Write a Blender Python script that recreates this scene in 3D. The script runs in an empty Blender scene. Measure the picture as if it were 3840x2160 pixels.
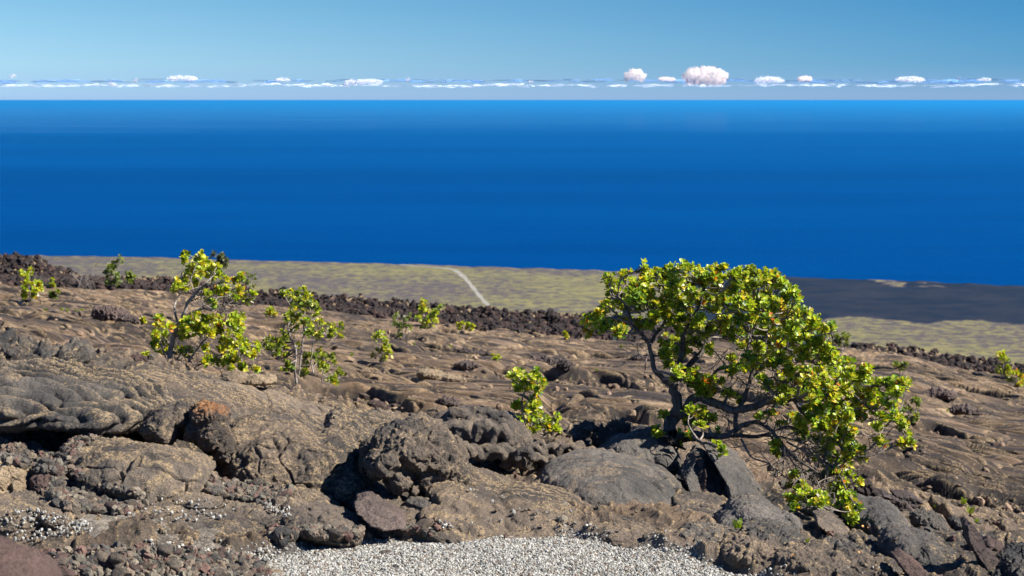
import bpy, bmesh, math, random
import numpy as np
from mathutils import Vector, Matrix
R = math.radians
random.seed(7)
rng = np.random.default_rng(11)
S = bpy.context.scene
COL = S.collection

# ------------------------------------------------------------------ camera
FPX = 7467.0                      # focal length in pixels of the 3840 wide photograph (70 mm)
SEA_Z = -600.0
SEA_R = 400000.0
PITCH = R(5.394)
cd = bpy.data.cameras.new('camera')
cam = bpy.data.objects.new('camera', cd)
COL.objects.link(cam)
cam.location = (0, 0, 0)
cam.rotation_euler = (R(90) - PITCH, 0, 0)
cd.lens = 70.0
cd.sensor_width = 36.0
cd.clip_start = 0.3
cd.clip_end = 900000.0
cd.dof.use_dof = True
cd.dof.focus_distance = 11.6
cd.dof.aperture_fstop = 7.0
S.camera = cam

# ------------------------------------------------------------------ sun, sky, exposure
SUN_EL, SUN_AZ = 42.0, 102.0       # azimuth measured from the view direction towards the right
sd = Vector((math.sin(R(SUN_AZ)) * math.cos(R(SUN_EL)), math.cos(R(SUN_AZ)) * math.cos(R(SUN_EL)), math.sin(R(SUN_EL))))
ld = bpy.data.lights.new('sun', 'SUN')
ld.energy = 5.0
ld.angle = R(0.53)
ld.color = (1.0, 0.95, 0.86)
sun = bpy.data.objects.new('sun', ld)
COL.objects.link(sun)
sun.rotation_euler = sd.to_track_quat('Z', 'Y').to_euler()

W = bpy.data.worlds.new('World')
S.world = W
W.use_nodes = True
nt = W.node_tree
for n in list(nt.nodes): nt.nodes.remove(n)
out = nt.nodes.new('ShaderNodeOutputWorld')
bg = nt.nodes.new('ShaderNodeBackground')
sky = nt.nodes.new('ShaderNodeTexSky')
sky.sky_type = 'NISHITA'
sky.sun_disc = False
sky.sun_elevation = R(SUN_EL)
sky.sun_rotation = R(SUN_AZ)
sky.altitude = 600
sky.air_density = 1.0
sky.dust_density = 0.1
sky.ozone_density = 3.0
tc = nt.nodes.new('ShaderNodeTexCoord')
sx = nt.nodes.new('ShaderNodeSeparateXYZ')
nt.links.new(tc.outputs['Generated'], sx.inputs[0])
mr = nt.nodes.new('ShaderNodeMapRange')
mr.inputs['From Min'].default_value = -0.0015
mr.inputs['From Max'].default_value = 0.1065
nt.links.new(sx.outputs['Z'], mr.inputs['Value'])
def sky_ramp(stops):
    r = nt.nodes.new('ShaderNodeValToRGB'); el = r.color_ramp.elements
    for i, (p, c) in enumerate(stops):
        e = el[i] if i < 2 else el.new(p)
        e.position = p; e.color = tuple(0.87 * v for v in c) + (1,)
    nt.links.new(mr.outputs[0], r.inputs[0]); return r.outputs[0]
# polarised sky: paler to the left of the view, deeper to the right
rl = sky_ramp([(0.0, (.225, .355, .71)), (1.0, (.17, .33, .50)), (.036, (.229, .37, .72)), (.178, (.26, .418, .663)), (.44, (.214, .370, .551))])
rr = sky_ramp([(0.0, (.16, .28, .60)), (1.0, (.045, .18, .38)), (.036, (.16, .284, .607)), (.178, (.086, .239, .50)), (.44, (.058, .208, .419))])
mx0 = nt.nodes.new('ShaderNodeMapRange'); mx0.inputs['From Min'].default_value = -0.26; mx0.inputs['From Max'].default_value = 0.26
nt.links.new(sx.outputs['X'], mx0.inputs['Value'])
mlr = nt.nodes.new('ShaderNodeMixRGB'); nt.links.new(mx0.outputs[0], mlr.inputs[0]); nt.links.new(rl, mlr.inputs[1]); nt.links.new(rr, mlr.inputs[2])
mx = nt.nodes.new('ShaderNodeMixRGB'); mx.blend_type = 'MULTIPLY'; mx.inputs[0].default_value = 1.0
cz = nt.nodes.new('ShaderNodeMath'); cz.operation = 'MAXIMUM'; cz.inputs[1].default_value = 0.003; nt.links.new(sx.outputs['Z'], cz.inputs[0])
cv = nt.nodes.new('ShaderNodeCombineXYZ'); nt.links.new(sx.outputs['X'], cv.inputs[0]); nt.links.new(sx.outputs['Y'], cv.inputs[1]); nt.links.new(cz.outputs[0], cv.inputs[2])
nt.links.new(cv.outputs[0], sky.inputs['Vector'])
nt.links.new(sky.outputs[0], mx.inputs[1]); nt.links.new(mlr.outputs[0], mx.inputs[2])
nt.links.new(mx.outputs[0], bg.inputs['Color'])
bg.inputs['Strength'].default_value = 0.12
nt.links.new(bg.outputs[0], out.inputs['Surface'])

S.view_settings.view_transform = 'Standard'
S.view_settings.look = 'None'
S.view_settings.exposure = 1.15
S.view_settings.gamma = 1.0
S.view_settings.use_curve_mapping = False
S.cycles.max_bounces = 6
S.cycles.transparent_max_bounces = 12
S.cycles.volume_bounces = 0
S.cycles.use_denoising = True
S.cycles.sample_clamp_indirect = 3.0
S.cycles.caustics_reflective = False
S.cycles.caustics_refractive = False

# ------------------------------------------------------------------ picture <-> place
cp, sp = math.cos(PITCH), math.sin(PITCH)
def ray(px, py):
    a = (px - 1920.0) / FPX
    b = (1080.0 - py) / FPX
    return a, cp + b * sp, -sp + b * cp
def at(px, py, Y):
    a, y, z = ray(px, py)
    k = Y / y
    return Vector((a * k, Y, z * k))
def on_sea_level(px, py, z):
    a, y, zz = ray(px, py)
    k = z / zz
    return Vector((a * k, y * k, z))

# ------------------------------------------------------------------ noise
_perm = rng.permutation(256)
PERM = np.concatenate([_perm, _perm, _perm, _perm]).astype(np.int64)
_g3 = rng.normal(size=(256, 3)); _g3 /= np.linalg.norm(_g3, axis=1)[:, None]
_ga = rng.uniform(0, 2 * np.pi, 256); _g2 = np.stack([np.cos(_ga), np.sin(_ga)], 1)
def _f(t): return t * t * t * (t * (t * 6 - 15) + 10)
def p2(x, y):
    xi = np.floor(x).astype(np.int64); yi = np.floor(y).astype(np.int64)
    xf = x - xi; yf = y - yi
    u = _f(xf); v = _f(yf)
    def g(i, j):
        h = PERM[(PERM[(xi + i) & 255] + yi + j) & 255]
        return _g2[h, 0] * (xf - i) + _g2[h, 1] * (yf - j)
    a = g(0, 0) * (1 - u) + g(1, 0) * u
    b = g(0, 1) * (1 - u) + g(1, 1) * u
    return (a * (1 - v) + b * v) * 1.5
def fbm2(x, y, o=4, l=2.03, gain=0.5):
    s = 0; a = 1.0
    for i in range(o):
        s = s + a * p2(x + 17.3 * i, y - 9.1 * i); x = x * l; y = y * l; a *= gain
    return s
def p3(P):
    x, y, z = P[:, 0], P[:, 1], P[:, 2]
    xi = np.floor(x).astype(np.int64); yi = np.floor(y).astype(np.int64); zi = np.floor(z).astype(np.int64)
    xf = x - xi; yf = y - yi; zf = z - zi
    u, v, w = _f(xf), _f(yf), _f(zf)
    def g(i, j, k):
        h = PERM[(PERM[(PERM[(xi + i) & 255] + yi + j) & 255] + zi + k) & 255]
        return _g3[h, 0] * (xf - i) + _g3[h, 1] * (yf - j) + _g3[h, 2] * (zf - k)
    r = []
    for k in (0, 1):
        a = g(0, 0, k) * (1 - u) + g(1, 0, k) * u
        b = g(0, 1, k) * (1 - u) + g(1, 1, k) * u
        r.append(a * (1 - v) + b * v)
    return (r[0] * (1 - w) + r[1] * w) * 1.5
def fbm3(P, o=4, gain=0.5):
    s = 0; a = 1.0
    for i in range(o):
        s = s + a * p3(P + 13.7 * i); P = P * 2.03; a *= gain
    return s
def cells2(x, y, seed=0, jit=0.9):
    """F1, F2 and a random value of the nearest cell"""
    xi = np.floor(x).astype(np.int64); yi = np.floor(y).astype(np.int64)
    f1 = np.full(x.shape, 9.0); f2 = np.full(x.shape, 9.0); idv = np.zeros(x.shape)
    for i in (-1, 0, 1):
        for j in (-1, 0, 1):
            h = PERM[(PERM[(xi + i + seed) & 255] + yi + j) & 255]
            h2 = PERM[(h + 91) & 255]
            cx = xi + i + 0.5 + jit * (h / 255.0 - 0.5)
            cy = yi + j + 0.5 + jit * (h2 / 255.0 - 0.5)
            d = np.hypot(x - cx, y - cy)
            n = d < f1
            f2 = np.where(n, f1, np.minimum(f2, d))
            idv = np.where(n, PERM[(h2 + 37) & 255] / 255.0, idv)
            f1 = np.where(n, d, f1)
    return f1, f2, idv
def cells3(P, seed=0):
    xi = np.floor(P).astype(np.int64); f1 = np.full(len(P), 9.0); f2 = np.full(len(P), 9.0); idv = np.zeros(len(P))
    for i in (-1, 0, 1):
        for j in (-1, 0, 1):
            for k in (-1, 0, 1):
                h = PERM[(PERM[(PERM[(xi[:, 0] + i + seed) & 255] + xi[:, 1] + j) & 255] + xi[:, 2] + k) & 255]
                h2 = PERM[(h + 91) & 255]; h3 = PERM[(h2 + 17) & 255]
                d = np.sqrt((P[:, 0] - xi[:, 0] - i - .1 - .8 * h / 255) ** 2 + (P[:, 1] - xi[:, 1] - j - .1 - .8 * h2 / 255) ** 2 + (P[:, 2] - xi[:, 2] - k - .1 - .8 * h3 / 255) ** 2)
                n = d < f1; f2 = np.where(n, f1, np.minimum(f2, d)); idv = np.where(n, PERM[(h3 + 5) & 255] / 255.0, idv); f1 = np.where(n, d, f1)
    return f1, f2, idv
def sstep(a, b, x):
    t = np.clip((x - a) / (b - a), 0, 1)
    return t * t * (3 - 2 * t)

# ------------------------------------------------------------------ node helpers
class NT:
    def __init__(s, name):
        s.m = bpy.data.materials.new(name); s.m.use_nodes = True
        s.t = s.m.node_tree
        for n in list(s.t.nodes): s.t.nodes.remove(n)
        s.out = s.t.nodes.new('ShaderNodeOutputMaterial')
    def n(s, k, **kw):
        x = s.t.nodes.new('ShaderNode' + k)
        for a, b in kw.items(): setattr(x, a, b)
        return x
    def l(s, a, b): s.t.links.new(a, b)
    def noise(s, scale, detail=4, rough=0.55, co=None, dist=0.0):
        x = s.n('TexNoise'); x.inputs['Scale'].default_value = scale; x.inputs['Detail'].default_value = detail
        x.inputs['Roughness'].default_value = rough; x.inputs['Distortion'].default_value = dist
        if co is not None: s.l(co, x.inputs['Vector'])
        return x.outputs['Fac']
    def ramp(s, fac, stops):
        x = s.n('ValToRGB'); r = x.color_ramp.elements
        for i, (p, c) in enumerate(stops):
            e = r[i] if i < 2 else r.new(p)
            e.position = p; e.color = tuple(c) + (1,) if len(c) == 3 else c
        s.l(fac, x.inputs[0]); return x.outputs[0]
    def mix(s, fac, a, b, mode='MIX'):
        x = s.n('MixRGB', blend_type=mode)
        if isinstance(fac, (int, float)): x.inputs[0].default_value = fac
        else: s.l(fac, x.inputs[0])
        for i, c in ((1, a), (2, b)):
            if isinstance(c, (tuple, list)): x.inputs[i].default_value = tuple(c) + (1,)
            else: s.l(c, x.inputs[i])
        return x.outputs[0]
    def math(s, op, a, b=0.5, c=None):
        x = s.n('Math', operation=op)
        for i, v in enumerate((a, b)):
            if isinstance(v, (int, float)): x.inputs[i].default_value = v
            else: s.l(v, x.inputs[i])
        return x.outputs[0]
    def step(s, v, a, b):
        x = s.n('MapRange'); x.inputs['From Min'].default_value = a; x.inputs['From Max'].default_value = b
        s.l(v, x.inputs['Value']); return x.outputs[0]
    def bump(s, h, dist, strength=1.0, normal=None):
        x = s.n('Bump'); x.inputs['Distance'].default_value = dist; x.inputs['Strength'].default_value = strength
        s.l(h, x.inputs['Height'])
        if normal is not None: s.l(normal, x.inputs['Normal'])
        return x.outputs[0]
    def bsdf(s, col, rough=0.8, spec=0.3, normal=None):
        x = s.n('BsdfPrincipled')
        if isinstance(col, (tuple, list)): x.inputs['Base Color'].default_value = tuple(col) + (1,)
        else: s.l(col, x.inputs['Base Color'])
        if isinstance(rough, (int, float)): x.inputs['Roughness'].default_value = rough
        else: s.l(rough, x.inputs['Roughness'])
        x.inputs['Specular IOR Level'].default_value = spec
        if normal is not None: s.l(normal, x.inputs['Normal'])
        return x
    def done(s, sh): s.l(sh, s.out.inputs['Surface']); return s.m

def lava_mat(name, dark, mid, tan, tan_amt=0.5, rust=0.0, rustc=(0.30, 0.11, 0.035), attr=False, grain=1.0, rough=0.62, wrinkle=0.0, big=1.0, stain=None):
    """basalt skin: dark glassy crust, weathered grey, tan mineral grains, rust"""
    if not attr: dark = tuple(1.05 * v for v in dark); mid = tuple(min(1.28 * v, .6) for v in mid)
    t = NT(name)
    g = t.n('NewGeometry').outputs['Position']
    a = t.noise(1.7 * big, 6, 0.62, g)
    b = t.noise(9.0, 5, 0.65, g)
    base = t.mix(t.step(a, 0.40, 0.60), dark, mid)
    base = t.mix(t.math('MULTIPLY', t.step(b, 0.40, 0.68), 0.65), base, tuple(0.62 * x for x in mid))
    if attr:
        at_ = t.n('Attribute', attribute_name='tint').outputs['Color']
        base = t.mix(1.0, base, at_, 'MULTIPLY')
    # grains of tan mineral crust, clustered
    geo = t.n('NewGeometry'); nz_ = t.n('SeparateXYZ'); t.l(geo.outputs['True Normal'], nz_.inputs[0])
    up_ = t.math('ADD', t.math('MULTIPLY', t.step(nz_.outputs['Z'], -0.1, 0.75), 0.8), 0.2)
    sp_ = t.noise(70.0 / grain, 3, 0.85, g)
    cl = t.noise(5.0, 5, 0.7, g)
    crest = t.n('Attribute', attribute_name='crest').outputs['Fac']
    clc = t.math('ADD', cl, t.math('MULTIPLY', crest, 0.30))
    m1 = t.math('MULTIPLY', t.math('MULTIPLY', t.step(t.math('ADD', sp_, t.math('MULTIPLY', crest, 0.06)), 0.52, 0.58), up_), t.math('MULTIPLY', t.step(clc, 0.78 - 0.34 * tan_amt, 0.98 - 0.34 * tan_amt), 0.85))
    base = t.mix(m1, base, tan)
    fine = t.noise(170.0 / grain, 2, 0.9, g)
    base = t.mix(1.0, base, t.ramp(fine, [(0.3, (0.55, 0.55, 0.55)), (0.7, (1.35, 1.35, 1.35))]), 'MULTIPLY')
    if rust > 0:
        rn = t.noise(3.1, 6, 0.72, g)
        base = t.mix(t.step(rn, 0.78 - 0.25 * rust, 0.86 - 0.25 * rust), base, rustc)
    if stain:
        tcn = t.n('TexCoord'); mpn = t.n('SeparateXYZ'); t.l(tcn.outputs['Generated'], mpn.inputs[0])
        sm_ = t.math('ADD', mpn.outputs['Z'], t.math('MULTIPLY', t.math('SUBTRACT', t.noise(14.0, 5, 0.7, g), 0.5), 0.9))
        base = t.mix(t.math('MULTIPLY', t.step(sm_, stain[0] + .06, stain[0] + 0.22), 0.75), base, t.ramp(t.noise(30.0, 4, 0.8, g), [(0.38, (0.10, 0.045, 0.025)), (0.5, stain[1]), (0.62, (0.52, 0.33, 0.16))]))
    h = t.noise(26.0 / grain, 6, 0.72, g)
    n1 = t.bump(h, 0.034, 1.0)
    h2 = t.noise(110.0 / grain, 3, 0.8, g)
    n2 = t.bump(h2, 0.016, 1.0, n1)
    if wrinkle > 0:
        wv = t.n('TexWave'); wv.bands_direction = 'Z'; wv.inputs['Scale'].default_value = 7.0
        wv.inputs['Distortion'].default_value = 9.0; wv.inputs['Detail'].default_value = 3.0; wv.inputs['Detail Scale'].default_value = 0.8
        t.l(g, wv.inputs['Vector'])
        n2 = t.bump(wv.outputs['Fac'], wrinkle, 1.0, n2)
    return t.done(t.bsdf(base, t.ramp(t.noise(2.3, 4, 0.6, g), [(0.35, (rough - .14,) * 3), (0.65, (rough + .16,) * 3)]), 0.32 if attr else 0.45, n2).outputs[0])

TANC = (0.55, 0.39, 0.21)
M = {}
M['crust'] = lava_mat('lava_crust_grey', (0.062, 0.055, 0.050), (0.205, 0.160, 0.120), TANC, 0.72, 0.25)
M['black'] = lava_mat('lava_crust_black', (0.034, 0.034, 0.036), (0.120, 0.105, 0.090), TANC, 0.60, 0.15)
M['boulder'] = lava_mat('lava_boulder', (0.050, 0.045, 0.042), (0.175, 0.132, 0.096), TANC, 0.80, 0.45)
M['ochre'] = lava_mat('lava_ochre', (0.045, 0.038, 0.034), (0.150, 0.110, 0.080), TANC, 0.7, 0.35, stain=(0.72, (0.42, 0.155, 0.04)))
M['red'] = lava_mat('lava_red_cinder', (0.060, 0.038, 0.034), (0.135, 0.083, 0.068), (0.24, 0.17, 0.13), 0.5, 0.0, grain=0.8)
M['redslab'] = lava_mat('lava_slab_reddish', (0.085, 0.062, 0.054), (0.19, 0.14, 0.118), (0.30, 0.22, 0.17), 0.5, 0.0, grain=0.8)
M['slabgrey'] = lava_mat('lava_slab_grey', (0.075, 0.070, 0.066), (0.180, 0.158, 0.135), (0.38, 0.28, 0.18), 0.5, 0.1)
M['pale'] = lava_mat('lava_pale_sheet', (0.13, 0.11, 0.09), (0.33, 0.285, 0.23), (0.52, 0.44, 0.34), 0.9, 0.05)
M['tanlobe'] = lava_mat('lava_tan_lobe', (0.13, 0.095, 0.060), (0.34, 0.25, 0.155), (0.60, 0.46, 0.30), 0.95, 0.1)
M['clinker'] = lava_mat('lava_clinker', (0.030, 0.022, 0.020), (0.085, 0.055, 0.046), (0.15, 0.10, 0.08), 0.4, 0.0, grain=3.0)
M['ground'] = lava_mat('lava_ground', (0.62, 0.60, 0.58), (1.25, 1.2, 1.15), TANC, 0.60, 0.22, attr=True)

# ------------------------------------------------------------------ object helpers
def tag(o, label=None, cat=None, group=None, kind=None):
    if label: o['label'] = label
    if cat: o['category'] = cat
    if group: o['group'] = group
    if kind: o['kind'] = kind
    return o
def link(name, me, mat=None, parent=None):
    o = bpy.data.objects.new(name, me); COL.objects.link(o)
    if mat is not None: me.materials.append(mat)
    if parent is not None: o.parent = parent
    return o
def mesh_np(name, V, F, smooth=True):
    """V (n,3), F (m,k) all faces with k corners"""
    me = bpy.data.meshes.new(name)
    V = np.asarray(V, np.float32); F = np.asarray(F, np.int32)
    m, k = F.shape
    me.vertices.add(len(V)); me.vertices.foreach_set('co', V.ravel())
    me.loops.add(m * k); me.loops.foreach_set('vertex_index', F.ravel())
    me.polygons.add(m)
    me.polygons.foreach_set('loop_start', np.arange(0, m * k, k, dtype=np.int32))
    me.polygons.foreach_set('loop_total', np.full(m, k, np.int32))
    me.polygons.foreach_set('use_smooth', np.full(m, smooth))
    me.update(calc_edges=True)
    return me
def set_attr(me, name, C):
    a = me.color_attributes.new(name, 'FLOAT_COLOR', 'POINT')
    C4 = np.ones((len(C), 4), np.float32); C4[:, :3] = C
    a.data.foreach_set('color', C4.ravel())
def recenter(o, base=True):
    me = o.data; n = len(me.vertices)
    co = np.empty(n * 3, np.float32); me.vertices.foreach_get('co', co); co = co.reshape(-1, 3)
    c = np.array([(co[:, 0].min() + co[:, 0].max()) / 2, (co[:, 1].min() + co[:, 1].max()) / 2, co[:, 2].min()], np.float32)
    me.vertices.foreach_set('co', (co - c).ravel()); me.update()
    o.location = c
    return o

# ------------------------------------------------------------------ terrain: rows of the photo at known distances
PXC = np.array([-900, 0, 480, 960, 1440, 1920, 2400, 2880, 3360, 3840, 4740], float)
DEP = np.array([3.0, 8.9, 9.5, 10.2, 11, 12, 13.5, 16, 20, 27, 38, 55, 68, 80, 110, 200], float)
VT = {
 3.0:  None,
 8.9:  [2150, 2130, 2140, 2165, 2165, 2165, 2168, 2185, 2190, 2190, 2200],
 9.5:  [1980, 1985, 2010, 2055, 2045, 2035, 2048, 2070, 2090, 2120, 2160],
 10.2: [1840, 1850, 1890, 1960, 1965, 1955, 1945, 1985, 2030, 2085, 2140],
 11:   [1630, 1650, 1730, 1830, 1865, 1850, 1850, 1910, 1975, 2060, 2110],
 12:   [1380, 1400, 1490, 1640, 1740, 1745, 1760, 1850, 1930, 2020, 2080],
 13.5: [1290, 1300, 1375, 1520, 1625, 1630, 1660, 1800, 1880, 1985, 2050],
 16:   [1275, 1290, 1372, 1480, 1580, 1600, 1630, 1740, 1810, 1900, 1980],
 20:   [1240, 1260, 1330, 1440, 1500, 1525, 1550, 1625, 1690, 1765, 1840],
 27:   [1180, 1200, 1250, 1345, 1400, 1420, 1440, 1500, 1560, 1640, 1720],
 38:   [1110, 1130, 1165, 1250, 1300, 1335, 1350, 1400, 1460, 1535, 1620],
 55:   [1050, 1072, 1098, 1165, 1200, 1255, 1285, 1320, 1368, 1440, 1520],
 68:   [1040, 1060, 1085, 1150, 1185, 1240, 1270, 1308, 1352, 1405, 1480],
}
TC = (PXC - 1920) / FPX / cp
Zt = np.zeros((len(DEP), len(PXC)))
for i, d in enumerate(DEP):
    for j, px in enumerate(PXC):
        if d == 3.0: Zt[i, j] = -2.15
        elif d <= 68:
            Zt[i, j] = at(px, VT[d if d != int(d) else (int(d) if int(d) in VT else d)][j], d).z
for j in range(len(PXC)):
    z68 = Zt[12, j]
    Zt[13, j] = z68 - 3.5; Zt[14, j] = z68 - 12; Zt[15, j] = z68 - 32
LD = np.log(DEP)
def cr1(xs, x):
    i = np.clip(np.searchsorted(xs, x) - 1, 0, len(xs) - 2)
    t = np.clip((x - xs[i]) / (xs[i + 1] - xs[i]), 0, 1)
    return i, t
def base_z(X, Y):
    t = X / Y
    iy, ty = cr1(LD, np.log(np.maximum(Y, 3.0)))
    ix, tx = cr1(TC, t)
    tx = tx * tx * (3 - 2 * tx) * 0.5 + tx * 0.5
    ty = ty
    def hcol(jx):
        i0 = np.maximum(iy - 1, 0); i3 = np.minimum(iy + 2, len(LD) - 1)
        p0, p1, p2_, p3_ = Zt[i0, jx], Zt[iy, jx], Zt[iy + 1, jx], Zt[i3, jx]
        h = LD[iy + 1] - LD[iy]
        m1 = (p2_ - p0) / (LD[iy + 1] - LD[i0]) * h
        m2 = (p3_ - p1) / (LD[i3] - LD[iy]) * h
        t2 = ty * ty; t3 = t2 * ty
        return (2 * t3 - 3 * t2 + 1) * p1 + (t3 - 2 * t2 + ty) * m1 + (-2 * t3 + 3 * t2) * p2_ + (t3 - t2) * m2
    return hcol(ix) * (1 - tx) + hcol(ix + 1) * tx

# ridge crest rows (photo) of the clinker flow at about 62 m
RPX = np.array([-900, 0, 150, 238, 328, 480, 626, 954, 1341, 1714, 2161, 2600, 3160, 3428, 3697, 3840, 4740], float)
RPV = np.array([930, 961, 975, 1013, 1051, 1072, 1066, 1118, 1143, 1178, 1207, 1258, 1304, 1327, 1371, 1385, 1440], float)
RD = 62.0
RPV[:5] += 22; RPV += 10
RZ = np.array([at(a, b, RD).z for a, b in zip(RPX, RPV)])
RT = (RPX - 1920) / FPX / cp
def ridge(X, Y):
    """weight of the clinker and its height"""
    t = X / Y
    zc = np.interp(t, RT, RZ)
    halfw = np.interp(t, [-0.26, -0.2, -0.1, 0.05, 0.12, 0.26], [7.0, 5.5, 4.5, 5.0, 3.0, 2.6])
    w = np.exp(-((Y - RD) / halfw) ** 4)
    return w, zc

def gravel_mask(X, Y):
    """pale gravel of the turnout: outline from the photo's rows, on the ground"""
    t = X / Y
    px = t * cp * FPX + 1920
    far = np.interp(px, [300, 700, 900, 1200, 1500, 1900, 2300, 2600, 2750, 2900, 3000],
                        [8.75, 8.95, 9.25, 9.55, 9.80, 9.82, 9.62, 9.36, 9.12, 8.92, 8.75])
    far = far + 0.05 * p2(X * 2.1, Y * 2.1) + 0.06 * p2(X * 7.1 + 3, Y * 7.1)
    return sstep(-0.06, 0.05, far - Y)

def ground_z(X, Y, full=True):
    X = np.asarray(X, float); Y = np.asarray(Y, float)
    z = base_z(X, Y)
    g = gravel_mask(X, Y)
    near = 1 - sstep(13.0, 17.0, Y)
    rw, rz = ridge(X, Y)
    # warped coordinates along the flow
    wx = X + 0.35 * p2(X * 0.7, Y * 0.7) + 0.10 * p2(X * 2.7 + 5, Y * 2.7)
    wy = Y + 0.35 * p2(X * 0.7 + 31, Y * 0.7 + 7) + 0.10 * p2(X * 2.7, Y * 2.7 + 9)
    # near: pillow lobes with creases between them
    f1, f2, idv = cells2(wx * 1.15, wy * 1.45, 3)
    pil = np.sqrt(np.clip(1 - (f1 / 0.80) ** 2, 0, 1))
    cre = np.exp(-((f2 - f1) / 0.07) ** 2)
    hn = 0.07 * pil + 0.05 * (idv - 0.5) - 0.07 * cre
    f1b, f2b, idb = cells2(wx * 3.3 + 9, wy * 3.8 + 4, 17)
    m = sstep(-0.1, 0.25, p2(X * 0.8 + 50, Y * 0.8))
    hn += m * (0.055 * np.sqrt(np.clip(1 - (f1b / 0.8) ** 2, 0, 1)) - 0.04 * np.exp(-((f2b - f1b) / 0.08) ** 2) + 0.04 * (idb - 0.5))
    # ropy folds
    rop = np.abs(np.sin((wy * 0.75 + wx * 0.55 + 0.45 * p2(X * 1.1, Y * 1.1 + 80)) * 30.0))
    rm = sstep(0.0, 0.3, p2(X * 0.9 + 11, Y * 1.1 + 70)) * (1 - m * 0.6)
    hn += rm * 0.042 * (np.sqrt(rop) - 0.5)
    hn += 0.04 * (np.abs(fbm2(X * 2.6 + 7, Y * 2.6, 4, gain=0.62)) - 0.2) - 0.03
    hn += 0.012 * sstep(-.1, .3, p2(X * 1.3 + 40, Y * 1.3)) * np.abs(np.sin((Y * 1.1 - 0.5 * X) * 46 + 4 * p2(X * 1.2, Y * 1.2 + 9)))
    # mid: low hummocks, tilted plates, long drawn-out folds and pressure cracks running down to the right
    far = sstep(20.0, 45.0, Y); wf = 1 + Y / 16.0
    u_ = X * 0.50 - Y * 0.12 + 0.5 * p2(X * 0.22, Y * 0.22 + 4)
    v_ = Y + 0.55 * X + 0.9 * p2(X * 0.25 + 8, Y * 0.25) + 0.25 * p2(X * 0.9, Y * 0.9)
    hm = (0.11 + 0.12 * far) * fbm2(X * 0.14 + 5, Y * 0.13, 3)
    f1, f2, idc = cells2(u_ * 0.55 + 2, v_ * 0.42 + 8, 41)
    hm += 0.05 * np.sqrt(np.clip(1 - (f1 / 0.85) ** 2, 0, 1)) + 0.07 * (idc - 0.5) - 0.20 / (1 + Y / 26) * np.exp(-((f2 - f1) / (0.028 * wf)) ** 2)
    f1, f2, idd = cells2(u_ * 1.5 + 20, v_ * 1.25 + 3, 77)
    hm += 0.045 * (1 - 0.7 * far) * (idd - 0.5) * sstep(-0.1, 0.3, p2(X * 0.35, Y * 0.35 + 20)) - 0.055 * np.exp(-((f2 - f1) / (0.04 * wf)) ** 2)
    fold = sstep(-0.25, 0.25, fbm2(u_ * 0.5 + 9, v_ * 0.4, 2))
    nf = 1 - sstep(17.0, 30.0, Y)
    hm += 0.060 * fold * fbm2(u_ * 0.6, v_ * 2.2, 2, gain=0.6) + 0.045 * np.abs(fbm2(u_ * 0.45 + 20, v_ * 1.1, 2))
    hm += nf * (0.030 * fold * fbm2(u_ * 1.6 + 5, v_ * 7.0, 2) + 0.014 * fbm2(u_ * 3.0, v_ * 13.0, 2))
    lin = np.abs(fbm2(u_ * 0.45 + 31, v_ * 0.55 + 3, 3, gain=0.55)); hm -= 0.24 / (1 + Y / 26) * np.exp(-(lin / (0.018 * wf)) ** 2)
    lin2 = np.abs(fbm2(u_ * 1.2 + 61, v_ * 1.25 + 8, 3, gain=0.6)); hm -= 0.10 / (1 + Y / 26) * np.exp(-(lin2 / (0.030 * wf)) ** 2)
    pl_, _, idp = cells2(u_ * 2.6 + 4, v_ * 3.2 + 1, 9); hm += 0.020 * nf * (idp - 0.5) * sstep(0.0, 0.35, p2(X * 0.5 + 3, Y * 0.4 + 6))
    coll = sstep(0.26, 0.40, fbm2(u_ * 0.55 + 70, v_ * 0.30 + 11, 3))
    hm = hm - coll * (0.14 + 0.10 * np.abs(fbm2(X * 3.3, Y * 3.3, 3)))
    h = near * hn + (1 - near) * hm
    fine = (0.006 + 0.024 * near) * fbm2(X * 4.5, Y * 4.5, 2, gain=0.62) + (1 - sstep(15.0, 26.0, Y)) * 0.010 * fbm2(X * 18, Y * 18, 3, gain=0.62)
    z = z + (1 - g) * (h + fine) * (1 - 0.8 * rw)
    z = z - g * 0.01 + g * 0.01 * p2(X * 3, Y * 3)
    # clinker flow
    jag = 0.26 * fbm2(X * 1.1, Y * 1.1, 4, gain=0.62) + 0.14 * np.abs(fbm2(X * 3.9, Y * 3.9, 3))
    z = z * (1 - rw) + np.maximum(z, rz + jag * 0.8 - 0.1) * rw
    return z

def gz(x, y): return float(ground_z(np.array([x]), np.array([y]))[0])

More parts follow.
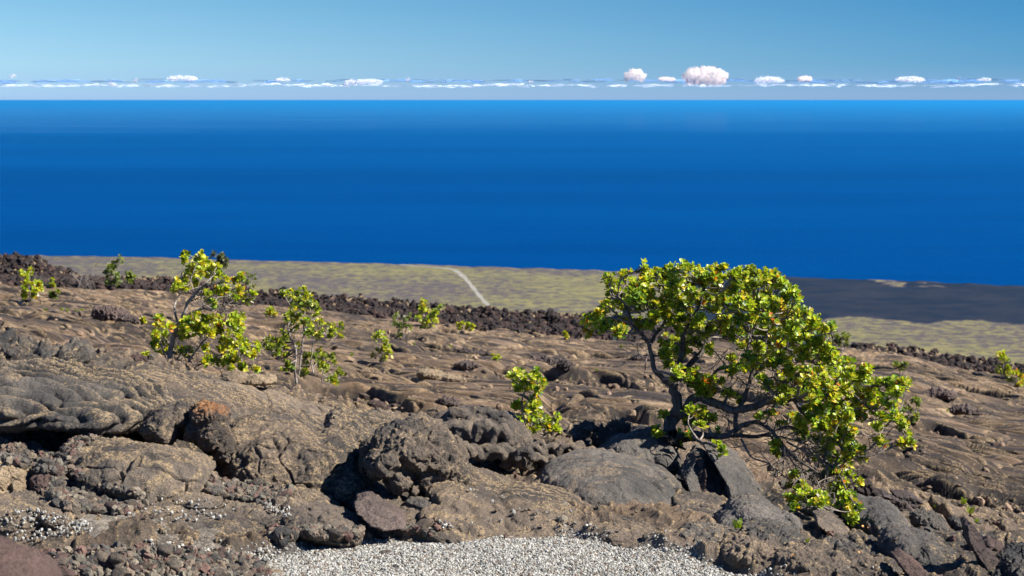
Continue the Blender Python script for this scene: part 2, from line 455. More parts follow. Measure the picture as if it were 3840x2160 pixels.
def ground_hit(px, py, y0=7.8, y1=66.0, n=900):
    """first distance at which the line of sight through a picture point meets the ground"""
    Yg = np.geomspace(y0, y1, n); a, yy, zz = ray(px, py)
    Xg = a / yy * Yg; Zr = zz / yy * Yg; Zg = ground_z(Xg, Yg)
    hit = np.where(Zg >= Zr)[0]
    return float(Yg[hit[0]]) if len(hit) else None
def build_ground():
    # rows by distance, columns by bearing; denser where the photo looks
    near = np.arange(7.6, 16.5, 0.0145)
    rows = [np.geomspace(2.2, 7.6, 60, endpoint=False), near]
    d = near[-1]; seg = []
    while d < 72:
        d += 0.0145 + (d - 16.5) * 0.0011; seg.append(d)
    rows.append(np.array(seg)); rows.append(np.geomspace(72.5, 200, 60))
    Yr = np.concatenate(rows)
    tcol = np.concatenate([np.linspace(-0.62, -0.275, 90, endpoint=False), np.linspace(-0.275, 0.275, 1000, endpoint=False), np.linspace(0.275, 0.62, 91)])
    ny, nx = len(Yr), len(tcol)
    Y = np.repeat(Yr, nx); T = np.tile(tcol, ny); X = T * Y
    Z = ground_z(X, Y)
    idx = np.arange(ny * nx).reshape(ny, nx)
    F = np.stack([idx[:-1, :-1], idx[:-1, 1:], idx[1:, 1:], idx[1:, :-1]], -1).reshape(-1, 4)
    me = mesh_np('ground', np.stack([X, Y, Z], 1), F)
    # colour of the rock itself
    nearw = 1 - sstep(12.0, 19.0, Y + 1.2 * fbm2(X * 0.5, Y * 0.5, 2))
    px = T * cp * FPX + 1920
    rw, _ = ridge(X, Y)
    u_ = X * 0.50 - Y * 0.12 + 0.5 * p2(X * 0.22, Y * 0.22 + 4)
    v_ = Y + 0.55 * X + 0.9 * p2(X * 0.25 + 8, Y * 0.25) + 0.25 * p2(X * 0.9, Y * 0.9)
    a = fbm2(X * 0.35, Y * 0.28, 4)[:, None]
    b = fbm2(X * 1.6 + 9, Y * 1.3, 4)[:, None]
    st = fbm2(u_ * 0.8 + 4, v_ * 2.8, 5, gain=0.62)[:, None]
    grey = np.array([0.130, 0.102, 0.078]); blk = np.array([0.058, 0.052, 0.047]); brn = np.array([0.185, 0.125, 0.080])
    cn = grey + (blk - grey) * sstep(-0.05, 0.5, a + 0.5 * b) + (brn - grey) * 0.6 * sstep(0.1, 0.6, -a + 0.6 * b)
    mb = np.array([0.136, 0.092, 0.056]); md = np.array([0.032, 0.025, 0.021]); mg = np.array([0.215, 0.158, 0.102])
    coll = sstep(0.26, 0.42, fbm2(u_ * 0.55 + 70, v_ * 0.30 + 11, 3))[:, None]
    cm = mb + (mg - mb) * sstep(0, 0.6, b + 0.5 * st)
    st3 = fbm2(u_ * 2.2 + 14, v_ * 7.0, 4, gain=0.7)[:, None]
    cm = cm * (1 + 0.45 * np.clip(st3, -1, 1)) + np.array([0.02, 0.022, 0.024]) * sstep(0, .5, -b)
    cm = cm + (md - cm) * np.clip(0.85 * coll + 0.65 * sstep(0.05, 0.45, a) + 0.95 * sstep(0.02, 0.36, st), 0, 0.95)
    c = cm + (cn - cm) * nearw[:, None]
    c = c * (1 - rw[:, None]) + np.array([0.030, 0.021, 0.019]) * rw[:, None]
    g = gravel_mask(X, Y)[:, None]
    c = c * (1 - g) + np.array([0.15, 0.14, 0.13]) * g
    set_attr(me, 'tint', c * 1.5)
    Zs = Z.reshape(ny, nx); lap = np.zeros_like(Zs); k_ = 3
    lap[:, k_:-k_] = Zs[:, k_:-k_] - 0.5 * (Zs[:, :-2 * k_] + Zs[:, 2 * k_:])
    cr_ = np.clip(lap.ravel() / (0.0016 * Y ** 0.7), -1, 1)
    set_attr(me, 'crest', np.stack([cr_] * 3, 1))
    o = link('ground', me, M['ground'])
    tag(o, kind='structure')
    return o
build_ground()

# ------------------------------------------------------------------ slope below, coastal plain, sea
def coast_y(px):
    return np.interp(px, [-4000, 0, 500, 1000, 1500, 2000, 2500, 3000, 3400, 3840, 8000], [760, 957, 963, 978, 990, 1006, 1022, 1040, 1053, 1073, 1330])
def build_far():
    PL = SEA_Z + 8
    # slope
    tcol = np.linspace(-0.62, 0.62, 60); ds = np.geomspace(200, 2600, 40)
    Y = np.repeat(ds, 60); T = np.tile(tcol, 40)
    z0 = np.interp(T, TC, Zt[15])
    k = (Y - 200) / 2400.0
    Z = z0 * (1 - k) ** 1.3 + PL * (1 - (1 - k) ** 1.3) + 6 * fbm2(T * 30, Y / 200, 3) * np.minimum(1, k * 8) * (1 - k)
    idx = np.arange(40 * 60).reshape(40, 60)
    F = np.stack([idx[:-1, :-1], idx[:-1, 1:], idx[1:, 1:], idx[1:, :-1]], -1).reshape(-1, 4)
    t = NT('slope'); g = t.n('NewGeometry').outputs['Position']
    t.done(t.bsdf(t.ramp(t.noise(0.02, 6, 0.6, g), [(0.35, (0.06, 0.05, 0.045)), (0.65, (0.16, 0.14, 0.06))]), 0.9, 0.1).outputs[0])
    tag(link('hillside', mesh_np('hillside', np.stack([T * Y, Y, Z], 1), F), t.m), kind='structure')
    # plain: edge follows the coast
    pxs = np.linspace(-4000, 8000, 900)
    co = np.array([on_sea_level(p, coast_y(p), PL) for p in pxs])
    co[:, 1] += 40 * fbm2(pxs / 90.0, pxs * 0 + 2, 4)
    n = len(pxs); rows = 60
    V = []
    for r in range(rows):
        k = r / (rows - 1)
        yy = 2550 * (1 - k) + co[:, 1] * k
        V.append(np.stack([co[:, 0] * yy / co[:, 1], yy, np.full(n, PL)], 1))
    low = V[-1].copy(); low[:, 2] = SEA_Z - 0.5; low[:, 1] += 3
    V.append(low)
    V = np.concatenate(V); idx = np.arange((rows + 1) * n).reshape(rows + 1, n)
    F = np.stack([idx[:-1, :-1], idx[:-1, 1:], idx[1:, 1:], idx[1:, :-1]], -1).reshape(-1, 4)
    t = NT('coastal_plain'); g = t.n('NewGeometry').outputs['Position']
    at_ = t.n('Attribute', attribute_name='flow').outputs['Fac']  # mask of the painted cloud shadow
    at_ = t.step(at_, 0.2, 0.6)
    big = t.noise(0.0016, 4, 0.6, g); fine = t.noise(0.03, 6, 0.75, g); f3 = t.noise(0.09, 4, 0.75, g)
    gr = t.math('ADD', t.math('MULTIPLY', big, 0.6), t.math('ADD', t.math('MULTIPLY', fine, 1.15), t.math('MULTIPLY', f3, 0.55)))
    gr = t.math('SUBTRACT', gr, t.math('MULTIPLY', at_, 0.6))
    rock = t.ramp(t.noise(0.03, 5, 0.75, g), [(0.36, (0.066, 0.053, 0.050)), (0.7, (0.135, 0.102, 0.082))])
    rock = t.mix(t.math('MULTIPLY', at_, 0.97), rock, t.ramp(t.noise(0.008, 6, 0.7, g), [(0.38, (0.007, 0.009, 0.016)), (0.62, (0.022, 0.020, 0.024))]))  # dark bluish rock colour stands in for the cloud's shadow
    grass = t.ramp(t.noise(0.012, 4, 0.6, g), [(0.3, (0.135, 0.125, 0.046)), (0.7, (0.250, 0.215, 0.070))])
    base = t.mix(t.math('MULTIPLY', t.step(gr, 1.12, 1.22), 0.85), rock, grass)
    t.done(t.bsdf(base, 0.95, 0.05).outputs[0])
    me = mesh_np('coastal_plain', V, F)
    # cloud shadow on the right of the plain, painted into its colour
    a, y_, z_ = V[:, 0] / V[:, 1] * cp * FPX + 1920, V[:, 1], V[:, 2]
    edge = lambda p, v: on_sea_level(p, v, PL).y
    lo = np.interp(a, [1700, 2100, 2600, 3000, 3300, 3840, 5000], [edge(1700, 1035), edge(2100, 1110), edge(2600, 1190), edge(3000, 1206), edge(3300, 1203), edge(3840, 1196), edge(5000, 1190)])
    cloud_shade = sstep(-40, 60, y_ - lo + 150 * fbm2(V[:, 0] * .004, y_ * .004, 5)) * sstep(2450, 2850, a + 250 * fbm2(V[:, 0] * .003, y_ * .002, 3))
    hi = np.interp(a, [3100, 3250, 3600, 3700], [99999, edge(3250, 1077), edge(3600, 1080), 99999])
    cloud_shade *= 1 - 0.85 * sstep(-.25, .25, fbm2(V[:, 0] * .010, y_ * .006, 4)) * sstep(0, 40, y_ - hi) * (1 - sstep(3500, 3700, a))
    set_attr(me, 'flow', np.stack([cloud_shade] * 3, 1))  # carries the painted cloud shadow to the plain material
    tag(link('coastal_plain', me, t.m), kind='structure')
    # sea
    t = NT('sea_water'); g = t.n('NewGeometry').outputs['Position']
    mp = t.n('Mapping'); mp.inputs['Scale'].default_value = (0.25, 1.0, 1.0); t.l(g, mp.inputs['Vector'])
    st = t.noise(0.00035, 5, 0.55, mp.outputs[0])
    st2 = t.noise(0.004, 4, 0.6, mp.outputs[0])
    col = t.ramp(st, [(0.34, (0.000, 0.028, 0.135)), (0.66, (0.000, 0.041, 0.172))])
    col = t.mix(0.16, col, t.ramp(st2, [(0.3, (0, 0.012, 0.06)), (0.7, (0.0, 0.05, 0.17))]))
    wav = t.noise(0.02, 6, 0.7, g)
    nb = t.bump(wav, 6.0, 1.0)
    b = t.bsdf(col, 0.6, 0.0, nb)
    b.inputs['IOR'].default_value = 1.33
    gl = t.n('BsdfGlossy'); gl.inputs['Roughness'].default_value = 0.12
    lw = t.n('LayerWeight'); lw.inputs[0].default_value = 0.5
    fr = t.math('MULTIPLY', t.step(t.math('ADD', lw.outputs['Facing'], t.math('MULTIPLY', t.math('SUBTRACT', st, 0.5), 0.016)), 0.983, 0.997), 0.42)
    ms = t.n('MixShader'); t.l(fr, ms.inputs[0]); t.l(b.outputs[0], ms.inputs[1]); t.l(gl.outputs[0], ms.inputs[2])
    t.done(ms.outputs[0])
    bm = bmesh.new()
    rings = list(np.geomspace(300, SEA_R, 70)); seg = 720
    prev = [bm.verts.new((0, 0, SEA_Z))]
    for r in rings:
        cur = [bm.verts.new((r * math.cos(2 * math.pi * i / seg), r * math.sin(2 * math.pi * i / seg), SEA_Z)) for i in range(seg)]
        for i in range(seg):
            j = (i + 1) % seg
            bm.faces.new((prev[0], cur[i], cur[j]) if len(prev) == 1 else (prev[i], cur[i], cur[j], prev[j]))
        prev = cur
    me = bpy.data.meshes.new('sea'); bm.to_mesh(me); bm.free()
    tag(link('sea', me, t.m), kind='structure')
    # road on the plain
    pts = [(1500, 992), (1560, 998), (1640, 1003), (1700, 1012), (1735, 1035), (1765, 1068), (1800, 1112), (1835, 1150), (1865, 1178), (1905, 1215), (1960, 1265)]
    P = [on_sea_level(a, b, PL) for a, b in pts]
    C = []
    for i in range(len(P) - 1):
        p0, p1, p2_, p3_ = P[max(i - 1, 0)], P[i], P[i + 1], P[min(i + 2, len(P) - 1)]
        for s in np.linspace(0, 1, 14, endpoint=False):
            C.append(0.5 * ((2 * p1) + (p2_ - p0) * s + (2 * p0 - 5 * p1 + 4 * p2_ - p3_) * s * s + (3 * p1 - p0 - 3 * p2_ + p3_) * s ** 3))
    C.append(P[-1])
    V = []; 
    for i, c in enumerate(C):
        d = (C[min(i + 1, len(C) - 1)] - C[max(i - 1, 0)]).normalized(); nrm = Vector((-d.y, d.x, 0))
        w = (10.0 if i < 60 else 7.0) + 1.2 * math.sin(i * 0.7)
        for s in (-1, -0.42, 0.42, 1):
            q = c + nrm * s * w; V.append((q.x, q.y, PL + 0.4))
    n = len(C); F = [(i * 4 + k, (i + 1) * 4 + k, (i + 1) * 4 + k + 1, i * 4 + k + 1) for i in range(n - 1) for k in range(3)]
    t = NT('road_gravel'); g = t.n('NewGeometry').outputs['Position']
    t.done(t.bsdf(t.ramp(t.noise(0.05, 5, 0.6, g), [(0.3, (0.20, 0.185, 0.15)), (0.7, (0.33, 0.305, 0.25))]), 0.9, 0.1).outputs[0])
    tag(link('road', mesh_np('road', V, F), t.m), kind='structure')
build_far()

# ------------------------------------------------------------------ clouds on the horizon
def remesh(V, F, voxel, smooth_iter=0):
    me = mesh_np('tmp', V, F)
    o = bpy.data.objects.new('tmp', me); COL.objects.link(o)
    md = o.modifiers.new('r', 'REMESH'); md.mode = 'VOXEL'; md.voxel_size = voxel; md.use_smooth_shade = True
    if smooth_iter:
        sm = o.modifiers.new('s', 'SMOOTH'); sm.factor = 0.5; sm.iterations = smooth_iter
    dg = bpy.context.evaluated_depsgraph_get(); dg.update()
    m2 = bpy.data.meshes.new_from_object(o.evaluated_get(dg))
    bpy.data.objects.remove(o); bpy.data.meshes.remove(me)
    return m2
def ico(sub):
    bm = bmesh.new(); bmesh.ops.create_icosphere(bm, subdivisions=sub, radius=1.0)
    V = np.array([v.co[:] for v in bm.verts]); F = np.array([[v.index for v in f.verts] for f in bm.faces]); bm.free()
    return V, F
IC = {k: ico(k) for k in (1, 2, 3, 4)}
def cloud_mat(name, col, soft):
    t = NT(name)
    d = t.bsdf(col, 1.0, 0.0)
    d.inputs['Subsurface Weight'].default_value = 1.0; d.inputs['Subsurface Scale'].default_value = 700.0; d.inputs['Subsurface Radius'].default_value = (1, 1, 1)
    d.subsurface_method = 'BURLEY'
    tr = t.n('BsdfTranslucent'); tr.inputs[0].default_value = col + (1,)
    m = t.n('MixShader'); m.inputs[0].default_value = 0.4; t.l(d.outputs[0], m.inputs[1]); t.l(tr.outputs[0], m.inputs[2])
    lw = t.n('LayerWeight'); lw.inputs[0].default_value = 0.5
    g = t.n('NewGeometry').outputs['Position']
    nz = t.noise(0.0016, 4, 0.6, g)
    f = t.math('ADD', t.math('MULTIPLY', lw.outputs['Facing'], 1.3), t.math('MULTIPLY', nz, 0.9))
    fac = t.step(f, 0.75 - soft, 1.7 - soft)
    x = t.n('BsdfTransparent'); m2 = t.n('MixShader'); t.l(fac, m2.inputs[0]); t.l(m.outputs[0], m2.inputs[1]); t.l(x.outputs[0], m2.inputs[2])
    return t.done(m2.outputs[0])
CW = cloud_mat('cloud_white', (0.62, 0.62, 0.65), 0.5)
CP = cloud_mat('cloud_pink', (0.78, 0.67, 0.61), 0.38)
CB = cloud_mat('cloud_shaded_blue', (0.13, 0.24, 0.40), 0.62)
def puffs(lst, D, sub=3):
    """lst of (px,py,rx,ry)"""
    Vs, Fs, n = [], [], 0
    V0, F0 = IC[sub]
    for (a, b, rx, ry) in lst:
        c = np.array(at(a, b, D)); k = D / FPX
        P = V0 * np.array([rx * k, rx * k * 0.8, ry * k])
        P = P * (1 + 0.22 * fbm3(V0 * 2.2 + rng.uniform(0, 50, 3), 3))[:, None] + c
        Vs.append(P); Fs.append(F0 + n); n += len(P)
    return np.concatenate(Vs), np.concatenate(Fs)
def cloud(x0, x1, y0, y1, label, mat=None, n=14, flat=False, group=None, D=110000):
    L = []
    w = x1 - x0; h = y1 - y0
    x0 += .05 * w; w *= .9; y0 += .06 * h; h *= .94
    for i in range(n):
        u = rng.uniform(0.1, 0.9); top = (1 - abs(2 * u - 1) ** 2.2) * rng.uniform(0.3, 1)
        r = rng.uniform(0.13, 0.30) * (min(w, 2 * h))
        L.append((x0 + u * w, y1 - r * 0.6 - top * max(h - r * 1.4, 0), r * (1.6 if flat else 1), r * (0.55 if flat else 0.85)))
    V, F = puffs(L, D)
    vx = max(h * D / FPX / 26, 12.0)
    m2 = remesh(V / 1000.0, F, vx / 1000.0, 1)
    nn = len(m2.vertices); co = np.empty(nn * 3, np.float32); m2.vertices.foreach_get('co', co); co = co.reshape(-1, 3).astype(float)
    no = np.empty(nn * 3, np.float32); m2.vertex_normals.foreach_get('vector', no); no = no.reshape(-1, 3)
    sc_ = h * D / FPX / 1000.0
    zb = at((x0 + x1) / 2, y1, D).z / 1000.0 + 0.06 * sc_; low = co[:, 2] < zb; co[low, 2] = zb + (co[low, 2] - zb) * 0.12
    co = (co + no * (0.17 * sc_ * fbm3(co / sc_ * 4.2, 4, 0.65))[:, None]) * 1000.0
    m2.vertices.foreach_set('co', co.astype(np.float32).ravel()); m2.update(); m2.polygons.foreach_set('use_smooth', np.ones(len(m2.polygons), bool)); m2.materials.clear(); m2.name = 'cumulus_cloud'
    o = link('cumulus_cloud', m2, mat or CW); recenter(o)
    tag(o, label, 'cloud', group or 'clouds above the sea horizon'); return o
cloud(2345, 2422, 254, 308, 'pinkish upright cumulus, smaller of the two tall clouds', CP, 20)
cloud(2563, 2712, 248, 316, 'biggest pink-white cumulus billowing above the horizon', CP, 36)
cloud(2455, 2533, 286, 307, 'low pink cloud lying between the two tall pinkish cumulus', CP, 12, True)
cloud(2833, 2943, 281, 314, 'smooth white cloud just right of the biggest cumulus', CW, 14, True)
cloud(2995, 3050, 284, 305, 'small ragged puff with a pink tip between two smooth white clouds', CP, 8)
cloud(3343, 3470, 281, 309, 'long flat white cloud high on the right of the row', CW, 16, True)
cloud(3652, 3726, 287, 306, 'faint pale puff right of the long flat white cloud', CW, 8, True)
cloud(3588, 3606, 287, 301, 'tiny white puff between the flat cloud and the faint puff', CW, 4)
cloud(633, 732, 277, 305, 'white cloud standing highest on the left of the row', CW, 14, True)
cloud(500, 524, 283, 316, 'thin curling white tuft left of the highest left cloud', CW, 6)
cloud(400, 434, 302, 326, 'round bright puff low in the left cloud row', CW, 6)
cloud(1288, 1336, 291, 327, 'leaning white tuft at the middle of the cloud row', CW, 9)
cloud(1334, 1432, 292, 316, 'flat white cloud beside the leaning white tuft', CW, 12, True)
cloud(1518, 1546, 289, 305, 'small white puff alone right of the middle flat cloud', CW, 5)
cloud(1034, 1084, 289, 306, 'small pale cloud left of the leaning tuft', CW, 6, True)
cloud(1975, 2000, 300, 314, 'little bright puff left of the tall pinkish cumulus', CW, 5)
cloud(36, 64, 277, 293, 'small white puff at the far left end of the row', CW, 5)
L = []
for i in range(680):
    a = rng.uniform(-1500, 5400); L.append((a, 320 + rng.normal(0, 2.2) + 5 * float(p2(np.array([a / 160.0]), np.array([1.3]))[0]), rng.uniform(10, 44), rng.uniform(2, 5.5)))
V, F = puffs(L, 125000, 2)
tag(link('clouds', mesh_np('clouds', V, F), cloud_mat('cloud_row', (0.37, 0.40, 0.46), 0.84)), 'unbroken row of small pale clouds along the horizon', 'clouds', kind='stuff')
L = []
for i in range(240):
    a = rng.uniform(-1500, 5400); L.append((a, 304 + rng.normal(0, 3.0), rng.uniform(25, 90), rng.uniform(3, 7)))
V, F = puffs(L, 140000, 2)
tag(link('clouds', mesh_np('clouds', V, F), CB), 'thin blue-grey cloud layer just above the pale row', 'clouds', kind='stuff')

# ------------------------------------------------------------------ rocks
def finish_rock(m2, name, mat, size, amp, creases, strata, seed, jag=0.0):
    n = len(m2.vertices)
    co = np.empty(n * 3, np.float32); m2.vertices.foreach_get('co', co); co = co.reshape(-1, 3).astype(float)
    no = np.empty(n * 3, np.float32); m2.vertex_normals.foreach_get('vector', no); no = no.reshape(-1, 3)
    q = co / size
    o_ = seed * 7.31
    qw = q + 0.16 * np.stack([fbm3(q * 2.2 + o_ + 3, 2), fbm3(q * 2.2 + o_ + 53, 2), fbm3(q * 2.2 + o_ + 83, 2)], 1)
    d = amp * 0.75 * fbm3(q * 1.7 + o_, 3) + amp * 0.45 * fbm3(q * 5.5 + o_, 4, 0.62) - amp * 0.45 * np.abs(fbm3(qw * 2.6 + o_ + 21, 3, 0.6))
    f1, f2, idc = cells3(qw * np.array([2.4, 2.4, 3.2]) + o_, seed)
    d += (idc - 0.5) * amp * 0.35 * min(1.0, creases * 60)
    crk = np.exp(-((f2 - f1) / 0.045) ** 2) * sstep(-0.15, 0.25, fbm3(q * 1.3 + o_ + 60, 2))
    d -= creases * 1.7 * crk
    # skin wrinkles in patches, and crumbly grain
    wr = np.abs(np.sin((co[:, 2] * 1.0 - co[:, 1] * 0.7 + co[:, 0] * 0.35 * math.sin(seed)) * 60 + 3.2 * fbm3(co * 2.6 + o_, 2)))
    wm = sstep(0.0, 0.35, fbm3(q * 1.6 + o_ + 5, 2)) * (0.0 if jag > .1 else 1.0)
    gr_ = fbm3(co * 14 + o_, 4, 0.72)
    d += (0.017 * wm * (np.sqrt(wr) - 0.6) + 0.0065 * gr_) / max(size, .2)
    cre_ = 0.5 * wm * sstep(.6, 1, wr) + 0.5 * sstep(0.1, 0.5, gr_)
    if jag: d += jag * (np.abs(fbm3(q * 3.0 + o_ + 9, 4, 0.65)) - 0.25)
    if strata:
        w = co[:, 2] - 0.55 * co[:, 1] + 0.07 * fbm3(co * np.array([1.1, 2, 2]) + o_, 3) + 0.015 * p3(co * 7)
        sw = np.sqrt(np.abs(np.sin(w * 62))); sm_ = np.clip(0.75 + 0.9 * fbm3(co * 1.6 + o_ + 5, 2), 0.15, 1.2)
        d += strata * (sw - 0.6) * sm_
        cre_ = np.maximum(cre_, 0.9 * sstep(.75, 1, sw) * sm_)
    set_attr(m2, 'crest', np.stack([np.clip(cre_ - 0.6 * crk, -1, 1)] * 3, 1))
    co = co + no * (d * size)[:, None]
    m2.vertices.foreach_set('co', co.astype(np.float32).ravel()); m2.update()
    m2.polygons.foreach_set('use_smooth', np.ones(len(m2.polygons), bool))
    m2.name = name
    m2.materials.clear()
    o = link(name, m2, mat); recenter(o)
    return o
def rock(name, label, lobes, Y, mat='boulder', amp=0.10, creases=0.03, strata=0.0, seed=1, cat='boulder', group=None, voxel=None, jag=0.0, sm=2, snap=None, sink=None):
    """lobes: (px, py, rx, ry, depth offset m, depth radius m, tilt deg) in photo pixels at distance Y"""
    V0, F0 = IC[3]; Vs, Fs, n = [], [], 0
    sz = 0
    if sink is None: sink = name in ('lava_sheet', 'lava_dome', 'lava_mound', 'lava_hummock', 'lava_rock') and Y < 13.6 or (name == 'lava_boulder' and len(lobes) in (4, 7) and mat in ('crust', 'boulder'))
    if sink: lobes = [(a, b + 0.55 * ry, rx * 1.08, ry * 1.55, dy + rd * .1, rd * 1.25, tl) for (a, b, rx, ry, dy, rd, tl) in lobes]
    if snap is None: snap = lobes[0][0] > 2600 or Y > 13.6
    if snap:
        L0 = lobes[0]; h = ground_hit(L0[0], L0[1] + L0[3] * (0.1 if sink else 0.55))
        if h and abs(h - Y) < Y * 0.4:
            lobes = [(a, b, rx, ry, dy, rd * h / Y, tl) for (a, b, rx, ry, dy, rd, tl) in lobes]; Y = h + L0[5] * 0.25
    for (a, b, rx, ry, dy, rd, tl) in lobes:
        y = Y + dy; k = y / FPX
        P = V0 * np.array([rx * k, rd, ry * k])
        c, s = math.cos(R(tl)), math.sin(R(tl))
        P = np.stack([P[:, 0] * c + P[:, 2] * s, P[:, 1], -P[:, 0] * s + P[:, 2] * c], 1) + np.array(at(a, b, y))
        Vs.append(P); Fs.append(F0 + n); n += len(P); sz = max(sz, rx * k, ry * k)
    m2 = remesh(np.concatenate(Vs), np.concatenate(Fs), voxel or max(sz / 55, 0.004), sm)
    o = finish_rock(m2, name, M[mat], sz * 2, amp, creases, strata, seed, jag)
    return tag(o, label, cat, group)
def slab(name, label, poly, Y, thick, mat='slabgrey', amp=0.05, seed=1, cat='slab', group=None, lean=(0, 0), back=None, jag=0.04):
    """poly: outline in photo pixels; lean = change of distance per pixel across / up"""
    cx = sum(p[0] for p in poly) / len(poly); cy = sum(p[1] for p in poly) / len(poly)
    if cx > 2560:
        yb = max(p[1] for p in poly); h = ground_hit(cx, yb - 6)
        if h and abs(h - Y) < 3: Y = h + 0.04 + (yb - cy) * abs(lean[1]) * (1 if lean[1] > 0 else 0)
    fr = [at(a, b, Y + (a - cx) * lean[0] + (cy - b) * lean[1]) for a, b in poly]
    bk_off = Vector(back or (0, thick, 0))
    bm = bmesh.new()
    f = [bm.verts.new(p) for p in fr]; g = [bm.verts.new(p + bk_off) for p in fr]
    n = len(f)
    bm.faces.new(f); bm.faces.new(g[::-1])
    for i in range(n): bm.faces.new((f[i], g[i], g[(i + 1) % n], f[(i + 1) % n]))
    bmesh.ops.recalc_face_normals(bm, faces=bm.faces[:])
    bmesh.ops.triangulate(bm, faces=bm.faces[:])
    V = np.array([v.co[:] for v in bm.verts]); F = np.array([[v.index for v in q.verts] for q in bm.faces]); bm.free()
    sz = max(V[:, 0].ptp() if hasattr(V, 'ptp') else np.ptp(V[:, 0]), np.ptp(V[:, 2]))
    m2 = remesh(V, F, max(sz / 90, 0.004), 1)
    o = finish_rock(m2, name, M[mat], sz, amp * .5, 0.004, 0.0, seed, jag * .6)
    return tag(o, label, cat, group)

# ropy ledge on the left with the dark hollow under it
rock('lava_ledge', 'long ropy lava ledge with horizontal folds above the dark rubble', [
    (60, 1530, 330, 60, 0, 0.42, 1), (330, 1545, 300, 48, 0.0, 0.42, 3), (-200, 1520, 260, 80, 0, 0.5, 0), (200, 1470, 330, 50, 0.25, 0.45, 4), (540, 1545, 130, 38, 0.15, 0.3, 8),
    (120, 1425, 260, 40, 0.45, 0.40, 6), (440, 1480, 180, 45, 0.35, 0.4, 10)],
    10.95, 'black', 0.03, 0.016, 0.10, 3, 'ledge', voxel=0.0075)
rock('lava_mound', 'rough crumbly lava mound crowning the left end of the foreground', [
    (110, 1325, 110, 34, 0, 0.25, 5), (230, 1340, 90, 34, 0.1, 0.25, 8), (30, 1330, 90, 45, 0, 0.25, 0), (-10, 1290, 60, 30, 0.1, 0.2, 0), (160, 1375, 190, 36, -0.1, 0.3, 8)],
    12.3, 'black', 0.06, 0.03, 0.02, 8, 'mound', jag=0.16, sink=False)
rock('lava_mound', 'dark brown broken rocks behind the left crest, below the windswept tree', [
    (400, 1350, 60, 20, 0, 0.2, 5), (470, 1366, 70, 18, 0, 0.2, 8), (440, 1330, 26, 18, 0, 0.15, 0), (350, 1362, 50, 18, 0, 0.2, 0)],
    13.4, 'red', 0.05, 0.02, 0.0, 9, 'mound', jag=0.12)
# knobs and the big boulder
rock('lava_boulder', 'small dark rounded knob at the left of the orange-topped rock', [
    (615, 1565, 80, 42, 0, 0.22, -28), (560, 1585, 40, 22, 0, 0.15, -20), (625, 1608, 42, 30, -0.12, 0.14, 0), (690, 1535, 48, 30, 0.05, 0.18, 0)],
    10.75, 'boulder', 0.06, 0.02, 0, 4)
rock('lava_boulder', 'rock with a rust-orange hollow top and a dark glazed front', [
    (785, 1555, 76, 46, 0.05, 0.20, 4), (800, 1625, 66, 70, 0, 0.2, -12), (850, 1680, 52, 60, 0, 0.16, -20), (745, 1610, 50, 50, 0.08, 0.2, 0)],
    10.6, 'ochre', 0.09, 0.03, 0, 5, jag=0.05)
rock('lava_boulder', 'huge grey lava boulder with a rusty crack, widest in the left foreground', [
    (1040, 1700, 190, 120, 0.1, 0.42, 12), (1180, 1740, 190, 105, 0.05, 0.40, 18), (960, 1640, 130, 80, 0.25, 0.4, 14), (1080, 1790, 130, 70, -0.05, 0.28, 22),
    (1250, 1690, 120, 80, 0.2, 0.35, 25), (1200, 1830, 100, 50, -0.12, 0.2, 26), (930, 1725, 80, 75, 0.05, 0.25, 25)],
    10.65, 'boulder', 0.045, 0.034, 0.008, 6)
rock('lava_boulder', 'low smooth lava dome beside the rubble, left of the huge boulder', [
    (560, 1750, 240, 78, 0, 0.36, 6), (430, 1735, 150, 70, 0.05, 0.34, -10), (690, 1765, 120, 66, 0, 0.28, 8), (380, 1690, 140, 40, 0.4, 0.3, 0)],
    10.05, 'crust', 0.03, 0.030, 0.012, 11)
rock('lava_boulder', 'craggy peaked boulder with an overhanging split nose, centre foreground', [
    (1560, 1680, 165, 95, 0.12, 0.36, 5), (1580, 1620, 90, 55, 0.25, 0.28, 10), (1450, 1730, 85, 50, -0.08, 0.22, -30), (1500, 1795, 50, 62, -0.10, 0.16, 28),
    (1555, 1840, 26, 34, -0.10, 0.10, 10), (1600, 1790, 44, 66, -0.02, 0.14, 30), (1680, 1730, 75, 95, 0.15, 0.3, 20), (1725, 1790, 40, 55, 0.05, 0.16, 25), (1560, 1578, 42, 18, 0.35, 0.15, 10)],
    10.25, 'boulder', 0.065, 0.03, 0, 7, jag=0.05)
rock('lava_rock', 'small ridge of clinker leaning on the left shoulder of the peaked boulder', [
    (1400, 1680, 45, 40, 0.2, 0.18, -35), (1375, 1715, 30, 28, 0.15, 0.12, 0), (1440, 1640, 40, 25, 0.3, 0.15, -30)],
    10.4, 'boulder', 0.08, 0.03, 0, 12, 'rock', jag=0.10)
slab('lava_slab', 'reddish wedge-shaped slab below the split nose of the peaked boulder', [
    (1330, 1890), (1372, 1866), (1420, 1900), (1505, 1950), (1512, 1985), (1450, 1992), (1390, 1975), (1335, 1925)], 9.66, 0.22, 'redslab', 0.02, 21, lean=(0, 0.002))
rock('lava_rock', 'smooth oval lava lobe at the edge of the pale gravel, left of the red slab', [
    (1200, 1938, 150, 36, 0, 0.30, 12), (1080, 1925, 130, 30, 0.08, 0.28, 8), (1290, 1975, 80, 28, -0.05, 0.2, 10)], 9.75, 'crust', 0.04, 0.02, 0, 13, 'rock')
rock('lava_rock', 'rounded rusty lobe to the right of the red slab', [
    (1540, 1935, 80, 52, 0.1, 0.2, 10), (1470, 1895, 80, 32, 0.2, 0.2, 14), (1585, 1960, 50, 40, 0.05, 0.15, 0)], 9.85, 'boulder', 0.05, 0.02, 0, 14, 'rock')
